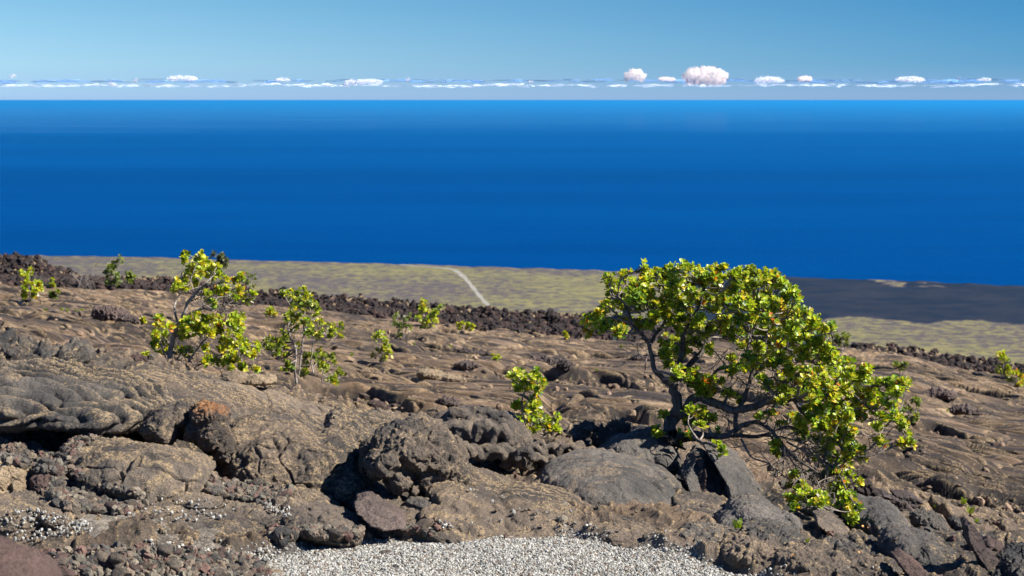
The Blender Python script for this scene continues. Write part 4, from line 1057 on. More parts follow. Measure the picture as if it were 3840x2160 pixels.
# ------------------------------------------------------------------ plants
def leaf_mat():
    t = NT('leaf'); at_ = t.n('Attribute', attribute_name='tint').outputs['Color']
    g = t.n('NewGeometry').outputs['Position']
    c = t.mix(1.0, at_, t.ramp(t.noise(90, 3, .6, g), [(.3, (.8, .8, .8)), (.7, (1.2, 1.2, 1.2))]), 'MULTIPLY')
    b = t.bsdf(c, .42, .45)
    tr = t.n('BsdfTranslucent'); t.l(t.mix(1.0, c, (1.25, 1.15, .5), 'MULTIPLY'), tr.inputs[0])
    m = t.n('MixShader'); m.inputs[0].default_value = .38; t.l(b.outputs[0], m.inputs[1]); t.l(tr.outputs[0], m.inputs[2])
    return t.done(m.outputs[0])
M['leaf'] = leaf_mat()
def bark_mat(name, a, b):
    t = NT(name); g = t.n('NewGeometry').outputs['Position']
    mp = t.n('Mapping'); mp.inputs['Scale'].default_value = (1, 1, .35); t.l(g, mp.inputs['Vector'])
    n = t.noise(45, 5, .7, mp.outputs[0])
    return t.done(t.bsdf(t.ramp(n, [(.35, a), (.62, b)]), .9, .15, t.bump(n, .012)).outputs[0])
M['bark'] = bark_mat('bark_dark', (.040, .034, .032), (.155, .135, .125))
M['barkp'] = bark_mat('bark_pale', (.13, .11, .095), (.42, .37, .33))
M['twig'] = bark_mat('twig', (.09, .075, .065), (.34, .29, .25))

class Tubes:
    def __init__(s): s.V = []; s.F = []; s.n = 0
    def add(s, P, Rr, sides=7, rough=0.0):
        P = np.asarray(P, float); n = len(P)
        T = np.gradient(P, axis=0); T /= np.linalg.norm(T, axis=1)[:, None] + 1e-9
        up = np.array([.13, 1, .07]); A = np.cross(T, up); A /= np.linalg.norm(A, axis=1)[:, None] + 1e-9; B = np.cross(T, A)
        th = np.arange(sides) * 2 * np.pi / sides
        rr = np.asarray(Rr)[:, None] * (1 + rough * rng.uniform(-1, 1, (n, sides)))
        V = P[:, None, :] + rr[:, :, None] * (np.cos(th)[None, :, None] * A[:, None, :] + np.sin(th)[None, :, None] * B[:, None, :])
        i = np.arange(n - 1)[:, None] * sides; k = np.arange(sides)[None]; k2 = (k + 1) % sides
        F = np.stack([i + k, i + k2, i + sides + k2, i + sides + k], -1).reshape(-1, 4) + s.n
        s.V.append(V.reshape(-1, 3)); s.F.append(F); s.n += n * sides
    def build(s, name, mat, parent):
        if not s.V: return None
        me = mesh_np(name, np.concatenate(s.V) - np.array(parent.location), np.concatenate(s.F))
        return link(name, me, mat, parent)
def smooth_path(P, m=6):
    P = np.asarray(P, float); out = []
    for i in range(len(P) - 1):
        p0, p1, p2_, p3_ = P[max(i - 1, 0)], P[i], P[i + 1], P[min(i + 2, len(P) - 1)]
        for s in np.linspace(0, 1, m, endpoint=False):
            out.append(.5 * (2 * p1 + (p2_ - p0) * s + (2 * p0 - 5 * p1 + 4 * p2_ - p3_) * s * s + (3 * p1 - p0 - 3 * p2_ + p3_) * s ** 3))
    out.append(P[-1]); return np.array(out)
# leaf: cupped oval, 7 vertices
LV = np.array([(0, 0, 0), (.30, .16, .06), (.47, .44, .12), (.45, .74, .13), (.22, .96, .06), (-.22, .96, .06), (-.45, .74, .13), (-.47, .44, .12), (-.30, .16, .06), (0, .55, 0)], float)
LF = np.array([(i, (i + 1) % 9, 9) for i in range(9)])
PAL_MAIN = [((.30, .43, .03), 26), ((.42, .52, .045), 27), ((.16, .29, .03), 15), ((.55, .52, .05), 20), ((.07, .14, .03), 8), ((.60, .44, .04), 5), ((.60, .60, .48), 6), ((.60, .17, .03), 2.2)]
PAL_DARK = [((.15, .22, .035), 30), ((.21, .28, .05), 30), ((.10, .16, .03), 25), ((.28, .31, .06), 12), ((.42, .42, .30), 5)]
PAL_YEL = [((.38, .48, .035), 30), ((.52, .54, .04), 28), ((.26, .40, .03), 18), ((.55, .46, .03), 14), ((.10, .18, .025), 8), ((.55, .55, .42), 3), ((.60, .22, .04), 2.5)]
def leaves(centers, dirs, size, pal, per=9, tint=None, wid=.80, seed=0):
    q = np.random.default_rng(seed); n = len(centers)
    C = np.repeat(np.asarray(centers), per, 0); Dn = np.repeat(np.asarray(dirs), per, 0); N = len(C)
    ang = np.tile(np.arange(per) * 2.399, n) + np.repeat(q.uniform(0, 6.28, n), per) + q.uniform(-.3, .3, N)
    tilt = np.tile(np.linspace(.35, 1.45, per), n) + q.uniform(-.25, .25, N)
    A = np.cross(Dn, np.array([.31, .2, .93])); A /= np.linalg.norm(A, axis=1)[:, None] + 1e-9; B = np.cross(Dn, A)
    rad = np.cos(ang)[:, None] * A + np.sin(ang)[:, None] * B
    L = Dn * np.cos(tilt)[:, None] + rad * np.sin(tilt)[:, None]         # leaf axis
    Nn = Dn * np.sin(tilt)[:, None] - rad * np.cos(tilt)[:, None]
    Sd = np.cross(L, Nn)
    sz = (size * q.uniform(.65, 1.15, N) * np.tile(np.linspace(.7, 1.1, per), n))[:, None, None]
    base = C + L * size * .12 - Dn * (np.tile(np.linspace(0, .5, per), n) * size)[:, None]
    V = base[:, None, :] + sz * (LV[None, :, 0:1] * wid * Sd[:, None, :] + LV[None, :, 1:2] * L[:, None, :] + LV[None, :, 2:3] * Nn[:, None, :])
    k = len(LV); F = (LF[None] + (np.arange(N) * k)[:, None, None]).reshape(-1, 3)
    w = np.array([p[1] for p in pal]); w = w / w.sum(); cols = np.array([p[0] for p in pal])
    ros = q.choice(len(pal), n, p=w); one = q.choice(len(pal), N, p=w)
    ci = np.where(q.random(N) < .62, np.repeat(ros, per), one)
    ci = np.where((cols[np.repeat(ros, per)][:, 0] > .5) & (q.random(N) < .6), one, ci)
    cc = cols[ci] * q.uniform(.68, 1.3, (N, 1)) * np.array([1.06, 1.0, 1.0])
    return V.reshape(-1, 3), F, np.repeat(cc, k, 0)
def plant(name, label, cat, base, Y, limbs, blobs, leaf=.045, dens=1.0, pal=PAL_MAIN, bark='bark', twigc='twig', crop=(0, 0, 1), group=None, seed=0, dspread=.5, per=9, dead=(), rose_gap=1.0, fit=False, wind=(.35, 0, .5)):
    """limbs: list of dicts p=[(x,y,dY)...], r=(r0,r1) in photo px. blobs: (x,y,rx,ry[,dY]). crop=(ox,oy,scale) of those coordinates"""
    q = np.random.default_rng(seed + 1000); ox, oy, sc = crop; k = Y / FPX
    root = bpy.data.objects.new(name, None); COL.objects.link(root); root.location = at(base[0], base[1], Y); root.empty_display_size = .1
    tag(root, label, cat, group)
    def W(x, y, d=0):
        if fit:                                   # keep hanging branches in front of the rock they hang over
            h = surf(ox + x / sc, oy + (y + 18) / sc)
            if h and h[0].y < Y + d + .10: d = h[0].y - Y - .14
        return np.array(at(ox + x / sc, oy + y / sc, Y + d))
    T = Tubes(); nodes = []
    for L in limbs:
        P = smooth_path([W(*p) for p in L['p']], 7)
        n = len(P); rr = np.linspace(L['r'][0], L['r'][1], n) * k / sc
        P = P + np.stack([fbm3(P * 9 + 3, 2), fbm3(P * 9 + 33, 2), fbm3(P * 9 + 63, 2)], 1) * rr[:, None] * .7
        T.add(P, rr, 9 if L['r'][0] > 6 else 6, .14); nodes += [(P[i], rr[i]) for i in range(n)]
    T.build('trunk', M[bark], root)
    NP = np.array([a for a, _ in nodes]); NR = np.array([b for _, b in nodes])
    TW = Tubes(); C = []; D = []
    for b in blobs:
        x, y, rx, ry = b[:4]; d0 = b[4] if len(b) > 4 else q.uniform(-dspread, dspread)
        c = W(x, y, d0); rxm, rym = rx * k / sc, ry * k / sc; rdm = .6 * (rxm + rym) 
        dist = np.linalg.norm(NP - c, axis=1) + (NP[:, 2] > c[2]) * .10
        j = int(np.argmin(dist)); s0 = NP[j]
        mid = (s0 + c) / 2 + q.normal(0, .12, 3) * np.linalg.norm(c - s0) - np.array([0, 0, .06 * np.linalg.norm(c - s0)])
        P = smooth_path([s0, mid, c], 6); r0 = min(NR[j] * .8, .013)
        TW.add(P, np.linspace(r0, .0035, len(P)), 5, .1)
        m = max(4, int(dens * 12.5 * rx * ry / sc ** 2 * k * k / (leaf * leaf) * .42 / rose_gap))
        u = q.normal(size=(m, 3)); u /= np.linalg.norm(u, axis=1)[:, None]; u *= (q.random(m) ** .45)[:, None]
        pts = c + u * np.array([rxm, rdm, rym])
        for i in range(m):
            tgt = pts[i]; s = P[q.integers(max(0, len(P) - 6), len(P))]
            md = (s + tgt) / 2 + q.normal(0, .10, 3) * np.linalg.norm(tgt - s)
            TW.add(smooth_path([s, md, tgt], 3), np.linspace(.0032, .0018, 7), 4)
            dr = (tgt - s) / (np.linalg.norm(tgt - s) + 1e-6) * .7 + np.array(wind) + q.normal(0, .35, 3) + np.array([0, -.15, .25])
            C.append(tgt); D.append(dr / np.linalg.norm(dr))
    for L in dead:
        P = smooth_path([W(*p) for p in L['p']], 5); TW.add(P, np.linspace(L['r'][0], L['r'][1], len(P)) * k / sc, 5, .1)
        for i in range(L.get('n', 6)):
            s = P[q.integers(2, len(P))]; v = q.normal(0, 1, 3) + np.array([.6, 0, -.5]); v /= np.linalg.norm(v); ln = L.get('len', .16) * q.uniform(.5, 1.3)
            e = s + v * ln; TW.add(smooth_path([s, (s + e) / 2 + q.normal(0, .02, 3), e], 4), np.linspace(.003, .0012, 9), 4)
            for jx in range(2):
                v2 = v + q.normal(0, .6, 3); s2 = s + v * ln * q.uniform(.3, .8); e2 = s2 + v2 / np.linalg.norm(v2) * ln * .6
                TW.add(np.array([s2, (s2 + e2) / 2 + q.normal(0, .01, 3), e2]), np.array([.0022, .0017, .001]), 4)
    TW.build('twigs', M[twigc], root)
    if C:
        V, F, cc = leaves(C, D, leaf, pal, per, seed=seed)
        me = mesh_np('crown', V - np.array(root.location), F); set_attr(me, 'tint', cc); link('crown', me, M['leaf'], root)
    return root

TR = (2150, 950, 1.811)
limbs = [
 {'p': [(665, 1250, 0), (665, 1170, 0), (690, 1060, 0), (695, 950, 0), (700, 880, 0)], 'r': (44, 32)},
 {'p': [(640, 1240, -.05), (690, 1150, -.03), (760, 1050, 0), (830, 985, 0), (930, 1005, -.05), (1040, 1045, -.1), (1120, 1062, -.1), (1220, 1045, -.1), (1340, 1005, -.1), (1430, 985, -.1), (1520, 1000, -.1)], 'r': (36, 20)},
 {'p': [(690, 905, 0), (620, 860, -.03), (560, 800, -.05), (530, 700, -.05), (515, 620, -.05), (465, 560, -.1), (400, 480, -.1), (370, 380, -.1), (300, 290, -.1)], 'r': (20, 8)},
 {'p': [(515, 630, -.05), (545, 570, .05), (600, 500, .1), (640, 400, .15), (600, 300, .1)], 'r': (14, 7)},
 {'p': [(700, 900, 0), (720, 800, .05), (735, 680, .1), (740, 560, .1), (735, 450, .1), (700, 330, .1), (680, 220, .1)], 'r': (26, 8)},
 {'p': [(700, 900, 0), (760, 790, .1), (840, 710, .2), (900, 620, .25), (970, 480, .3), (1010, 360, .3), (1050, 260, .3), (1150, 190, .3)], 'r': (22, 10)},
 {'p': [(740, 560, .1), (800, 450, .0), (860, 350, -.1), (880, 240, -.1)], 'r': (12, 6)},
 {'p': [(1130, 1055, -.1), (1165, 980, -.05), (1190, 880, 0), (1215, 780, 0), (1190, 650, 0), (1220, 520, .05), (1290, 400, .05)], 'r': (16, 7)},
 {'p': [(950, 850, .1), (975, 790, .05), (1040, 770, 0), (1120, 740, 0), (1200, 700, 0)], 'r': (12, 6)},
 {'p': [(930, 1000, -.05), (925, 900, .1), (960, 800, .1)], 'r': (11, 9)},
 {'p': [(1220, 560, .05), (1330, 600, .0), (1430, 640, 0), (1560, 700, 0), (1650, 760, 0)], 'r': (11, 6)},
 {'p': [(1340, 1005, -.1), (1420, 900, 0), (1520, 830, 0), (1650, 820, 0), (1800, 870, 0), (1950, 900, 0), (2100, 900, 0)], 'r': (16, 6)},
 {'p': [(1480, 985, -.1), (1560, 1080, -.1), (1660, 1170, -.1), (1780, 1270, -.15), (1850, 1370, -.2)], 'r': (15, 5)},
 {'p': [(1800, 870, 0), (1950, 1000, .0), (2060, 1090, 0), (2170, 1180, 0)], 'r': (9, 4)},
 {'p': [(700, 1250, 0), (800, 1215, -.05), (920, 1240, -.1), (1030, 1235, -.12), (1110, 1200, -.12), (1180, 1155, -.12), (1250, 1145, -.12), (1330, 1190, -.15), (1400, 1270, -.18), (1480, 1370, -.2), (1600, 1450, -.25)], 'r': (26, 8)},
 {'p': [(1060, 1235, -.1), (1180, 1240, -.05), (1300, 1235, 0), (1400, 1190, 0), (1480, 1180, 0), (1600, 1230, 0), (1720, 1300, 0)], 'r': (15, 6)},
 {'p': [(1105, 1200, -.12), (1100, 1140, -.1), (1110, 1070, -.1)], 'r': (17, 15)},
 {'p': [(690, 1290, -.05), (800, 1260, 0), (900, 1290, .05), (1020, 1330, .1)], 'r': (18, 6)},
 {'p': [(640, 1250, 0), (700, 1300, -.05), (760, 1330, -.1)], 'r': (20, 7)},
 {'p': [(1600, 1450, -.25), (1680, 1510, -.3), (1760, 1600, -.35), (1780, 1720, -.4)], 'r': (8, 4)},
 {'p': [(1700, 1400, -.2), (1800, 1500, -.3), (1860, 1620, -.4), (1930, 1750, -.4)], 'r': (8, 3)},
]
B = [  # crown clumps, crop coordinates
 (110, 450, 48, 40), (170, 410, 50, 40), (215, 480, 50, 45), (100, 530, 30, 25), (230, 350, 45, 45), (270, 270, 55, 50), (235, 180, 38, 45), (300, 200, 50, 50), (350, 140, 42, 38), (340, 320, 55, 45), (420, 230, 55, 55), (330, 440, 55, 45), (300, 520, 55, 40), (430, 480, 45, 45),
 (480, 100, 26, 42), (500, 170, 50, 45), (560, 150, 40, 40), (520, 260, 60, 50), (440, 350, 50, 45), (610, 220, 55, 55), (680, 120, 50, 50), (690, 200, 60, 50), (760, 110, 50, 45), (790, 180, 60, 50), (860, 140, 55, 45), (930, 150, 50, 45), (1000, 100, 42, 42), (1010, 160, 45, 40),
 (600, 330, 45, 40), (660, 290, 55, 45), (740, 290, 55, 50), (820, 270, 55, 45), (900, 250, 55, 45), (980, 240, 50, 45), (780, 370, 50, 45), (860, 360, 40, 40), (790, 450, 45, 45), (850, 460, 55, 50), (780, 530, 45, 40), (880, 540, 55, 45), (840, 600, 45, 35), (920, 500, 45, 40), (930, 640, 26, 40), (1080, 170, 45, 42),
 (1140, 150, 50, 45), (1210, 130, 55, 45), (1290, 140, 55, 48), (1370, 160, 50, 45), (1410, 210, 40, 40), (1230, 200, 55, 35), (1310, 230, 55, 35), (1290, 290, 60, 45), (1180, 290, 55, 35), (1110, 300, 50, 35), (1480, 250, 35, 40), (1520, 290, 35, 45), (1430, 300, 40, 35), (1080, 370, 40, 35), (1170, 360, 60, 45), (1260, 370, 60, 45), (1350, 350, 60, 45), (1440, 370, 55, 45), (1130, 440, 60, 45), (1030, 440, 40, 40), (1000, 490, 55, 40), (1070, 500, 45, 35),
 (1220, 450, 60, 45), (1320, 450, 60, 50), (1420, 450, 60, 50), (1510, 400, 45, 45), (1570, 430, 50, 50), (1640, 450, 45, 45), (1500, 500, 60, 50), (1600, 520, 60, 50), (1700, 520, 45, 45), (1750, 500, 32, 30), (1400, 540, 60, 45), (1300, 530, 45, 35), (1480, 590, 60, 50), (1580, 610, 60, 50), (1680, 600, 55, 45), (1720, 650, 45, 45), (1740, 700, 50, 40),
 (1560, 690, 50, 40), (1650, 690, 55, 40), (1480, 660, 40, 35), (640, 620, 50, 35), (620, 680, 45, 45), (690, 650, 50, 45), (740, 670, 45, 35), (650, 750, 40, 45), (710, 790, 38, 40), (690, 850, 28, 25),
 (800, 850, 40, 45), (850, 870, 50, 45), (920, 860, 45, 40), (880, 930, 50, 45), (940, 920, 30, 40), (900, 980, 30, 28), (1010, 860, 28, 25), (830, 800, 28, 25),
 (1150, 770, 50, 40), (1200, 710, 50, 35), (1260, 780, 45, 40), (1230, 740, 45, 35), (1330, 740, 40, 40), (1360, 730, 30, 40), (1460, 740, 30, 38), (1320, 660, 30, 25), (1080, 700, 30, 28),
 (1420, 850, 45, 40), (1480, 800, 45, 40), (1500, 870, 55, 50), (1580, 800, 50, 40), (1450, 930, 45, 45), (1600, 870, 55, 50), (1700, 790, 55, 45), (1790, 760, 50, 45), (1850, 740, 45, 45), (1700, 880, 60, 50), (1790, 860, 55, 50), (1880, 810, 50, 45), (1950, 830, 50, 48), (1990, 790, 38, 40), (1560, 950, 50, 45), (1650, 970, 55, 50), (1750, 950, 55, 50), (1850, 920, 55, 50), (1950, 910, 55, 45), (2020, 880, 45, 45), (2100, 880, 45, 40), (2160, 890, 40, 45), (2210, 880, 45, 42), (2260, 890, 34, 40), (2190, 940, 40, 35),
 (1600, 1040, 45, 40), (1700, 1050, 55, 45), (1800, 1030, 55, 50), (1900, 1000, 55, 50), (2000, 970, 55, 50), (2100, 970, 45, 45), (2150, 1020, 40, 40), (1750, 1110, 50, 40), (1850, 1110, 55, 50), (1940, 1080, 50, 50), (2040, 1050, 45, 45), (2100, 1100, 40, 40), (1880, 1190, 50, 45), (1800, 1200, 45, 40), (1700, 1130, 40, 30), (1880, 1240, 38, 35), (1750, 1260, 50, 40), (2180, 1110, 38, 35), (2230, 1150, 38, 45), (2260, 1210, 30, 38), (2060, 1180, 28, 28), (2080, 1270, 38, 28), (2110, 1290, 24, 22), (2230, 1280, 35, 26), (2290, 1280, 30, 35),
 (1820, 1290, 48, 42), (1890, 1320, 45, 40), (1950, 1340, 35, 32), (1960, 1380, 28, 25), (1860, 1390, 45, 38), (1800, 1370, 40, 35), (1330, 1090, 45, 22), (1270, 1100, 28, 22), (1520, 1200, 45, 32), (1580, 1230, 35, 30), (1380, 1290, 32, 35), (1370, 1350, 35, 25),
 (800, 1060, 45, 30), (860, 1080, 50, 35), (790, 1130, 50, 40), (890, 1130, 50, 40), (930, 1110, 35, 30), (860, 1170, 38, 25), (560, 1200, 42, 28), (600, 1230, 30, 24), (620, 1100, 26, 32), (720, 1230, 38, 28), (790, 1220, 28, 22), (710, 1300, 24, 22), (980, 1210, 28, 25), (960, 1300, 30, 22), (1020, 1340, 24, 26), (1060, 960, 45, 30), (1130, 980, 30, 30), (1020, 930, 30, 22),
 (1730, 1440, 45, 30), (1850, 1440, 40, 28), (1790, 1500, 42, 32), (1880, 1500, 35, 30), (1830, 1570, 35, 30), (1930, 1540, 28, 22), (1500, 1500, 42, 30), (1470, 1580, 36, 24), (1540, 1650, 38, 30), (1500, 1720, 34, 22), (1640, 1640, 34, 28), (1700, 1660, 36, 30), (1640, 1700, 30, 20), (1620, 1130, 50, 45), (1700, 1200, 50, 45), (1780, 1160, 55, 50), (1660, 1270, 45, 35), (1720, 1340, 50, 40), (1800, 1430, 50, 40), (1640, 1380, 40, 35), (1870, 1290, 50, 45), (1700, 1500, 40, 35), (1800, 1560, 42, 35), (1620, 1500, 35, 30), (1760, 1640, 38, 32), (1860, 1640, 32, 30), (1560, 1590, 35, 30), (1480, 1660, 30, 28), (1480, 1110, 40, 30), (1550, 1140, 45, 35), (1400, 1160, 35, 25), (440, 300, 55, 50), (520, 350, 50, 45), (560, 420, 45, 40), (500, 470, 40, 35), (620, 400, 45, 40), (690, 360, 50, 45), (650, 460, 40, 35), (720, 430, 45, 40), (380, 380, 50, 45), (400, 280, 50, 45), (480, 200, 45, 40), (640, 160, 50, 40), (850, 210, 55, 45), (920, 320, 50, 45), (960, 380, 45, 40), (700, 500, 40, 35), (1090, 230, 45, 40), (1180, 220, 50, 40), (1000, 300, 45, 40), (1060, 560, 45, 35), (1130, 540, 50, 40), (1210, 540, 45, 35), (1150, 620, 40, 35), (1250, 640, 45, 35), (1380, 620, 50, 40), (1050, 790, 35, 28), (1280, 860, 40, 32), (1350, 900, 45, 35), (1400, 1000, 40, 30), (1280, 700, 40, 32), (1400, 700, 45, 38), (760, 620, 35, 30), (1840, 1690, 36, 26), (1900, 1650, 18, 18), (1900, 1760, 36, 28), (1930, 1730, 28, 25), (1890, 1800, 30, 22), (1690, 1720, 20, 25),
]
dead = [
 {'p': [(1140, 1260, -.1), (1180, 1340, -.15), (1220, 1390, -.2), (1330, 1430, -.25), (1400, 1490, -.25), (1470, 1540, -.25)], 'r': (8, 3), 'n': 12, 'len': .17},
 {'p': [(1330, 1230, -.1), (1420, 1330, -.2), (1500, 1430, -.2), (1560, 1500, -.3)], 'r': (8, 3), 'n': 26, 'len': .22},
 {'p': [(1450, 1280, -.1), (1560, 1340, -.2), (1680, 1400, -.2), (1740, 1500, -.3)], 'r': (8, 3), 'n': 28, 'len': .2},
 {'p': [(1300, 1240, 0), (1430, 1250, .0), (1560, 1290, 0), (1680, 1340, 0)], 'r': (8, 3), 'n': 24, 'len': .2},
 {'p': [(1560, 1480, -.25), (1650, 1540, -.3), (1690, 1640, -.3)], 'r': (6, 2), 'n': 18, 'len': .16},
 {'p': [(980, 1000, 0), (1030, 1040, 0), (1060, 1130, 0), (1040, 1200, 0)], 'r': (5, 2), 'n': 8, 'len': .14},
 {'p': [(1190, 900, 0), (1100, 830, 0), (1020, 760, 0), (1050, 650, 0)], 'r': (5, 2), 'n': 14, 'len': .16},
 {'p': [(1220, 850, 0), (1320, 850, 0), (1430, 800, 0), (1500, 760, 0)], 'r': (5, 2), 'n': 14, 'len': .16},
 {'p': [(1620, 565, -.3), (1700, 550, -.35), (1795, 528, -.4)], 'r': (5, 3), 'n': 0},
 {'p': [(1930, 1200, 0), (1990, 1240, 0), (2050, 1290, 0)], 'r': (4, 2), 'n': 8, 'len': .12},
 {'p': [(1200, 1010, -.1), (1300, 960, 0), (1400, 930, 0), (1500, 940, 0)], 'r': (7, 3), 'n': 16, 'len': .16},
 {'p': [(640, 1250, -.1), (655, 1275, -.2), (670, 1295, -.25)], 'r': (4, 2), 'n': 0},
 {'p': [(520, 690, 0), (450, 690, 0), (430, 640, 0), (380, 610, 0)], 'r': (4, 2), 'n': 4, 'len': .1},
]
plant('windswept_tree', 'large windswept tree with a dense yellow-green crown leaning to the right', 'tree', (2514, 1632), 11.9, limbs, [(b_[0], b_[1], b_[2] * (1.12 if b_[1] < 1380 else 1.12), b_[3] * (1.12 if b_[1] < 1380 else 1.12)) for b_ in B], .032, 1.35, PAL_MAIN, fit=True, crop=TR, seed=1, dspread=.32, dead=dead, group=None)

TL = (500, 900, 2.415)
limbs = [
 {'p': [(330, 1140, 0), (335, 1000, 0), (360, 880, 0), (405, 780, 0), (450, 690, 0), (490, 580, 0), (560, 480, .05), (650, 400, .05), (730, 320, .1)], 'r': (27, 9)},
 {'p': [(400, 740, 0), (375, 640, .05), (385, 560, .1), (440, 480, .1), (560, 440, .1), (660, 400, .1)], 'r': (11, 6)},
 {'p': [(400, 790, 0), (470, 700, 0), (560, 640, -.05), (640, 620, -.05), (740, 640, -.05), (850, 580, -.05)], 'r': (12, 5)},
 {'p': [(640, 620, 0), (640, 560, 0), (760, 480, 0), (900, 450, 0)], 'r': (8, 4)},
 {'p': [(440, 470, .1), (430, 350, .1), (450, 240, .1), (480, 150, .1)], 'r': (6, 3)},
 {'p': [(500, 470, 0), (520, 350, 0), (560, 250, 0), (600, 160, 0)], 'r': (7, 4)},
 {'p': [(500, 1110, 0), (560, 1020, 0), (620, 930, 0), (720, 830, 0), (830, 760, 0)], 'r': (10, 7)},
 {'p': [(620, 930, 0), (760, 1040, 0), (870, 1010, 0), (1000, 960, 0)], 'r': (7, 4)},
 {'p': [(360, 900, 0), (450, 830, 0), (560, 800, 0)], 'r': (9, 5)},
 {'p': [(310, 1110, 0), (270, 1000, -.05), (240, 880, -.05), (235, 760, -.05)], 'r': (9, 4)},
]
B = [(480, 120, 22, 22), (470, 170, 18, 20), (560, 170, 40, 38), (600, 140, 35, 28), (640, 170, 35, 30), (600, 210, 50, 35), (540, 230, 40, 35), (500, 280, 40, 40), (540, 320, 45, 40), (460, 340, 38, 35), (400, 390, 35, 30), (440, 430, 45, 35), (500, 400, 45, 35), (550, 390, 35, 30), (390, 440, 28, 25),
     (620, 290, 40, 35), (660, 270, 40, 35), (720, 230, 35, 38), (760, 240, 30, 30), (760, 310, 35, 30), (700, 320, 35, 30), (660, 470, 45, 35), (690, 540, 40, 35), (640, 500, 35, 28), (740, 570, 25, 25),
     (840, 370, 38, 35), (780, 450, 35, 30), (790, 500, 40, 35), (840, 440, 32, 28), (930, 370, 26, 28), (985, 340, 26, 35), (900, 480, 40, 35), (950, 450, 40, 35), (1000, 500, 45, 35), (1040, 540, 24, 24), (1080, 500, 42, 38), (930, 530, 35, 25),
     (240, 700, 35, 35), (230, 780, 38, 40), (200, 850, 42, 40), (270, 860, 42, 45), (180, 930, 40, 35), (260, 940, 45, 40), (230, 1040, 35, 45), (240, 1100, 45, 25), (340, 780, 30, 30), (300, 1000, 28, 30),
     (470, 730, 45, 40), (540, 700, 50, 42), (590, 670, 45, 40), (640, 720, 55, 45), (560, 780, 55, 45), (480, 800, 50, 45), (430, 850, 35, 35), (600, 830, 55, 45), (680, 790, 55, 45), (720, 720, 50, 40), (760, 760, 50, 45), (790, 700, 45, 35), (690, 860, 45, 35), (780, 830, 50, 40), (500, 860, 45, 28),
     (910, 690, 45, 38), (880, 750, 50, 42), (960, 740, 45, 45), (990, 700, 25, 30), (880, 830, 50, 42), (960, 800, 40, 38), (930, 880, 50, 42), (820, 900, 50, 42), (870, 950, 50, 42), (800, 980, 50, 42), (960, 950, 48, 42), (1000, 920, 40, 35), (1040, 980, 48, 42), (1100, 960, 45, 42), (1080, 1020, 45, 32), (1010, 1020, 42, 32), (1140, 980, 30, 30), (900, 1020, 42, 30),
     (670, 970, 38, 32), (700, 1080, 45, 35), (660, 1100, 35, 28), (750, 1090, 38, 32), (870, 1080, 45, 35), (840, 1110, 35, 28), (930, 1080, 38, 28), (890, 1150, 25, 28), (980, 1140, 30, 30), (1000, 1160, 22, 20), (420, 1000, 50, 28), (500, 1000, 30, 25), (450, 1030, 35, 22), (1110, 1170, 20, 14)]
plant('windswept_tree', 'tree with a bent silver trunk and yellow leaves in two tiers, left of centre', 'tree', (640, 1375), 16.4, limbs, B, .042, 1.25, PAL_YEL, 'barkp', crop=TL, seed=2, dspread=.4,
      dead=[{'p': [(740, 620, 0), (800, 580, 0), (870, 570, 0)], 'r': (7, 3), 'n': 10, 'len': .2}, {'p': [(750, 640, 0), (800, 660, 0)], 'r': (6, 2), 'n': 4, 'len': .15}, {'p': [(400, 1080, 0), (420, 1040, 0), (470, 1060, 0)], 'r': (6, 2), 'n': 14, 'len': .18}, {'p': [(480, 560, 0), (560, 540, 0), (640, 500, 0)], 'r': (6, 2), 'n': 12, 'len': .2}])
limbs = [
 {'p': [(1475, 1300, 0), (1465, 1180, 0), (1475, 1060, 0), (1460, 960, 0), (1420, 880, 0), (1400, 760, 0), (1440, 640, 0)], 'r': (13, 5)},
 {'p': [(1500, 1220, 0), (1515, 1080, 0), (1530, 940, 0), (1545, 830, 0), (1520, 700, 0), (1500, 560, 0)], 'r': (9, 4)},
 {'p': [(1630, 1200, 0), (1610, 1090, 0), (1625, 950, 0), (1650, 880, 0), (1750, 840, 0)], 'r': (7, 4)},
 {'p': [(1480, 1100, 0), (1420, 1180, 0)], 'r': (6, 4)}, {'p': [(1700, 1290, 0), (1720, 1200, 0), (1760, 1120, 0)], 'r': (6, 3)},
 {'p': [(1440, 640, 0), (1380, 520, 0), (1350, 470, 0)], 'r': (4, 2)},
]
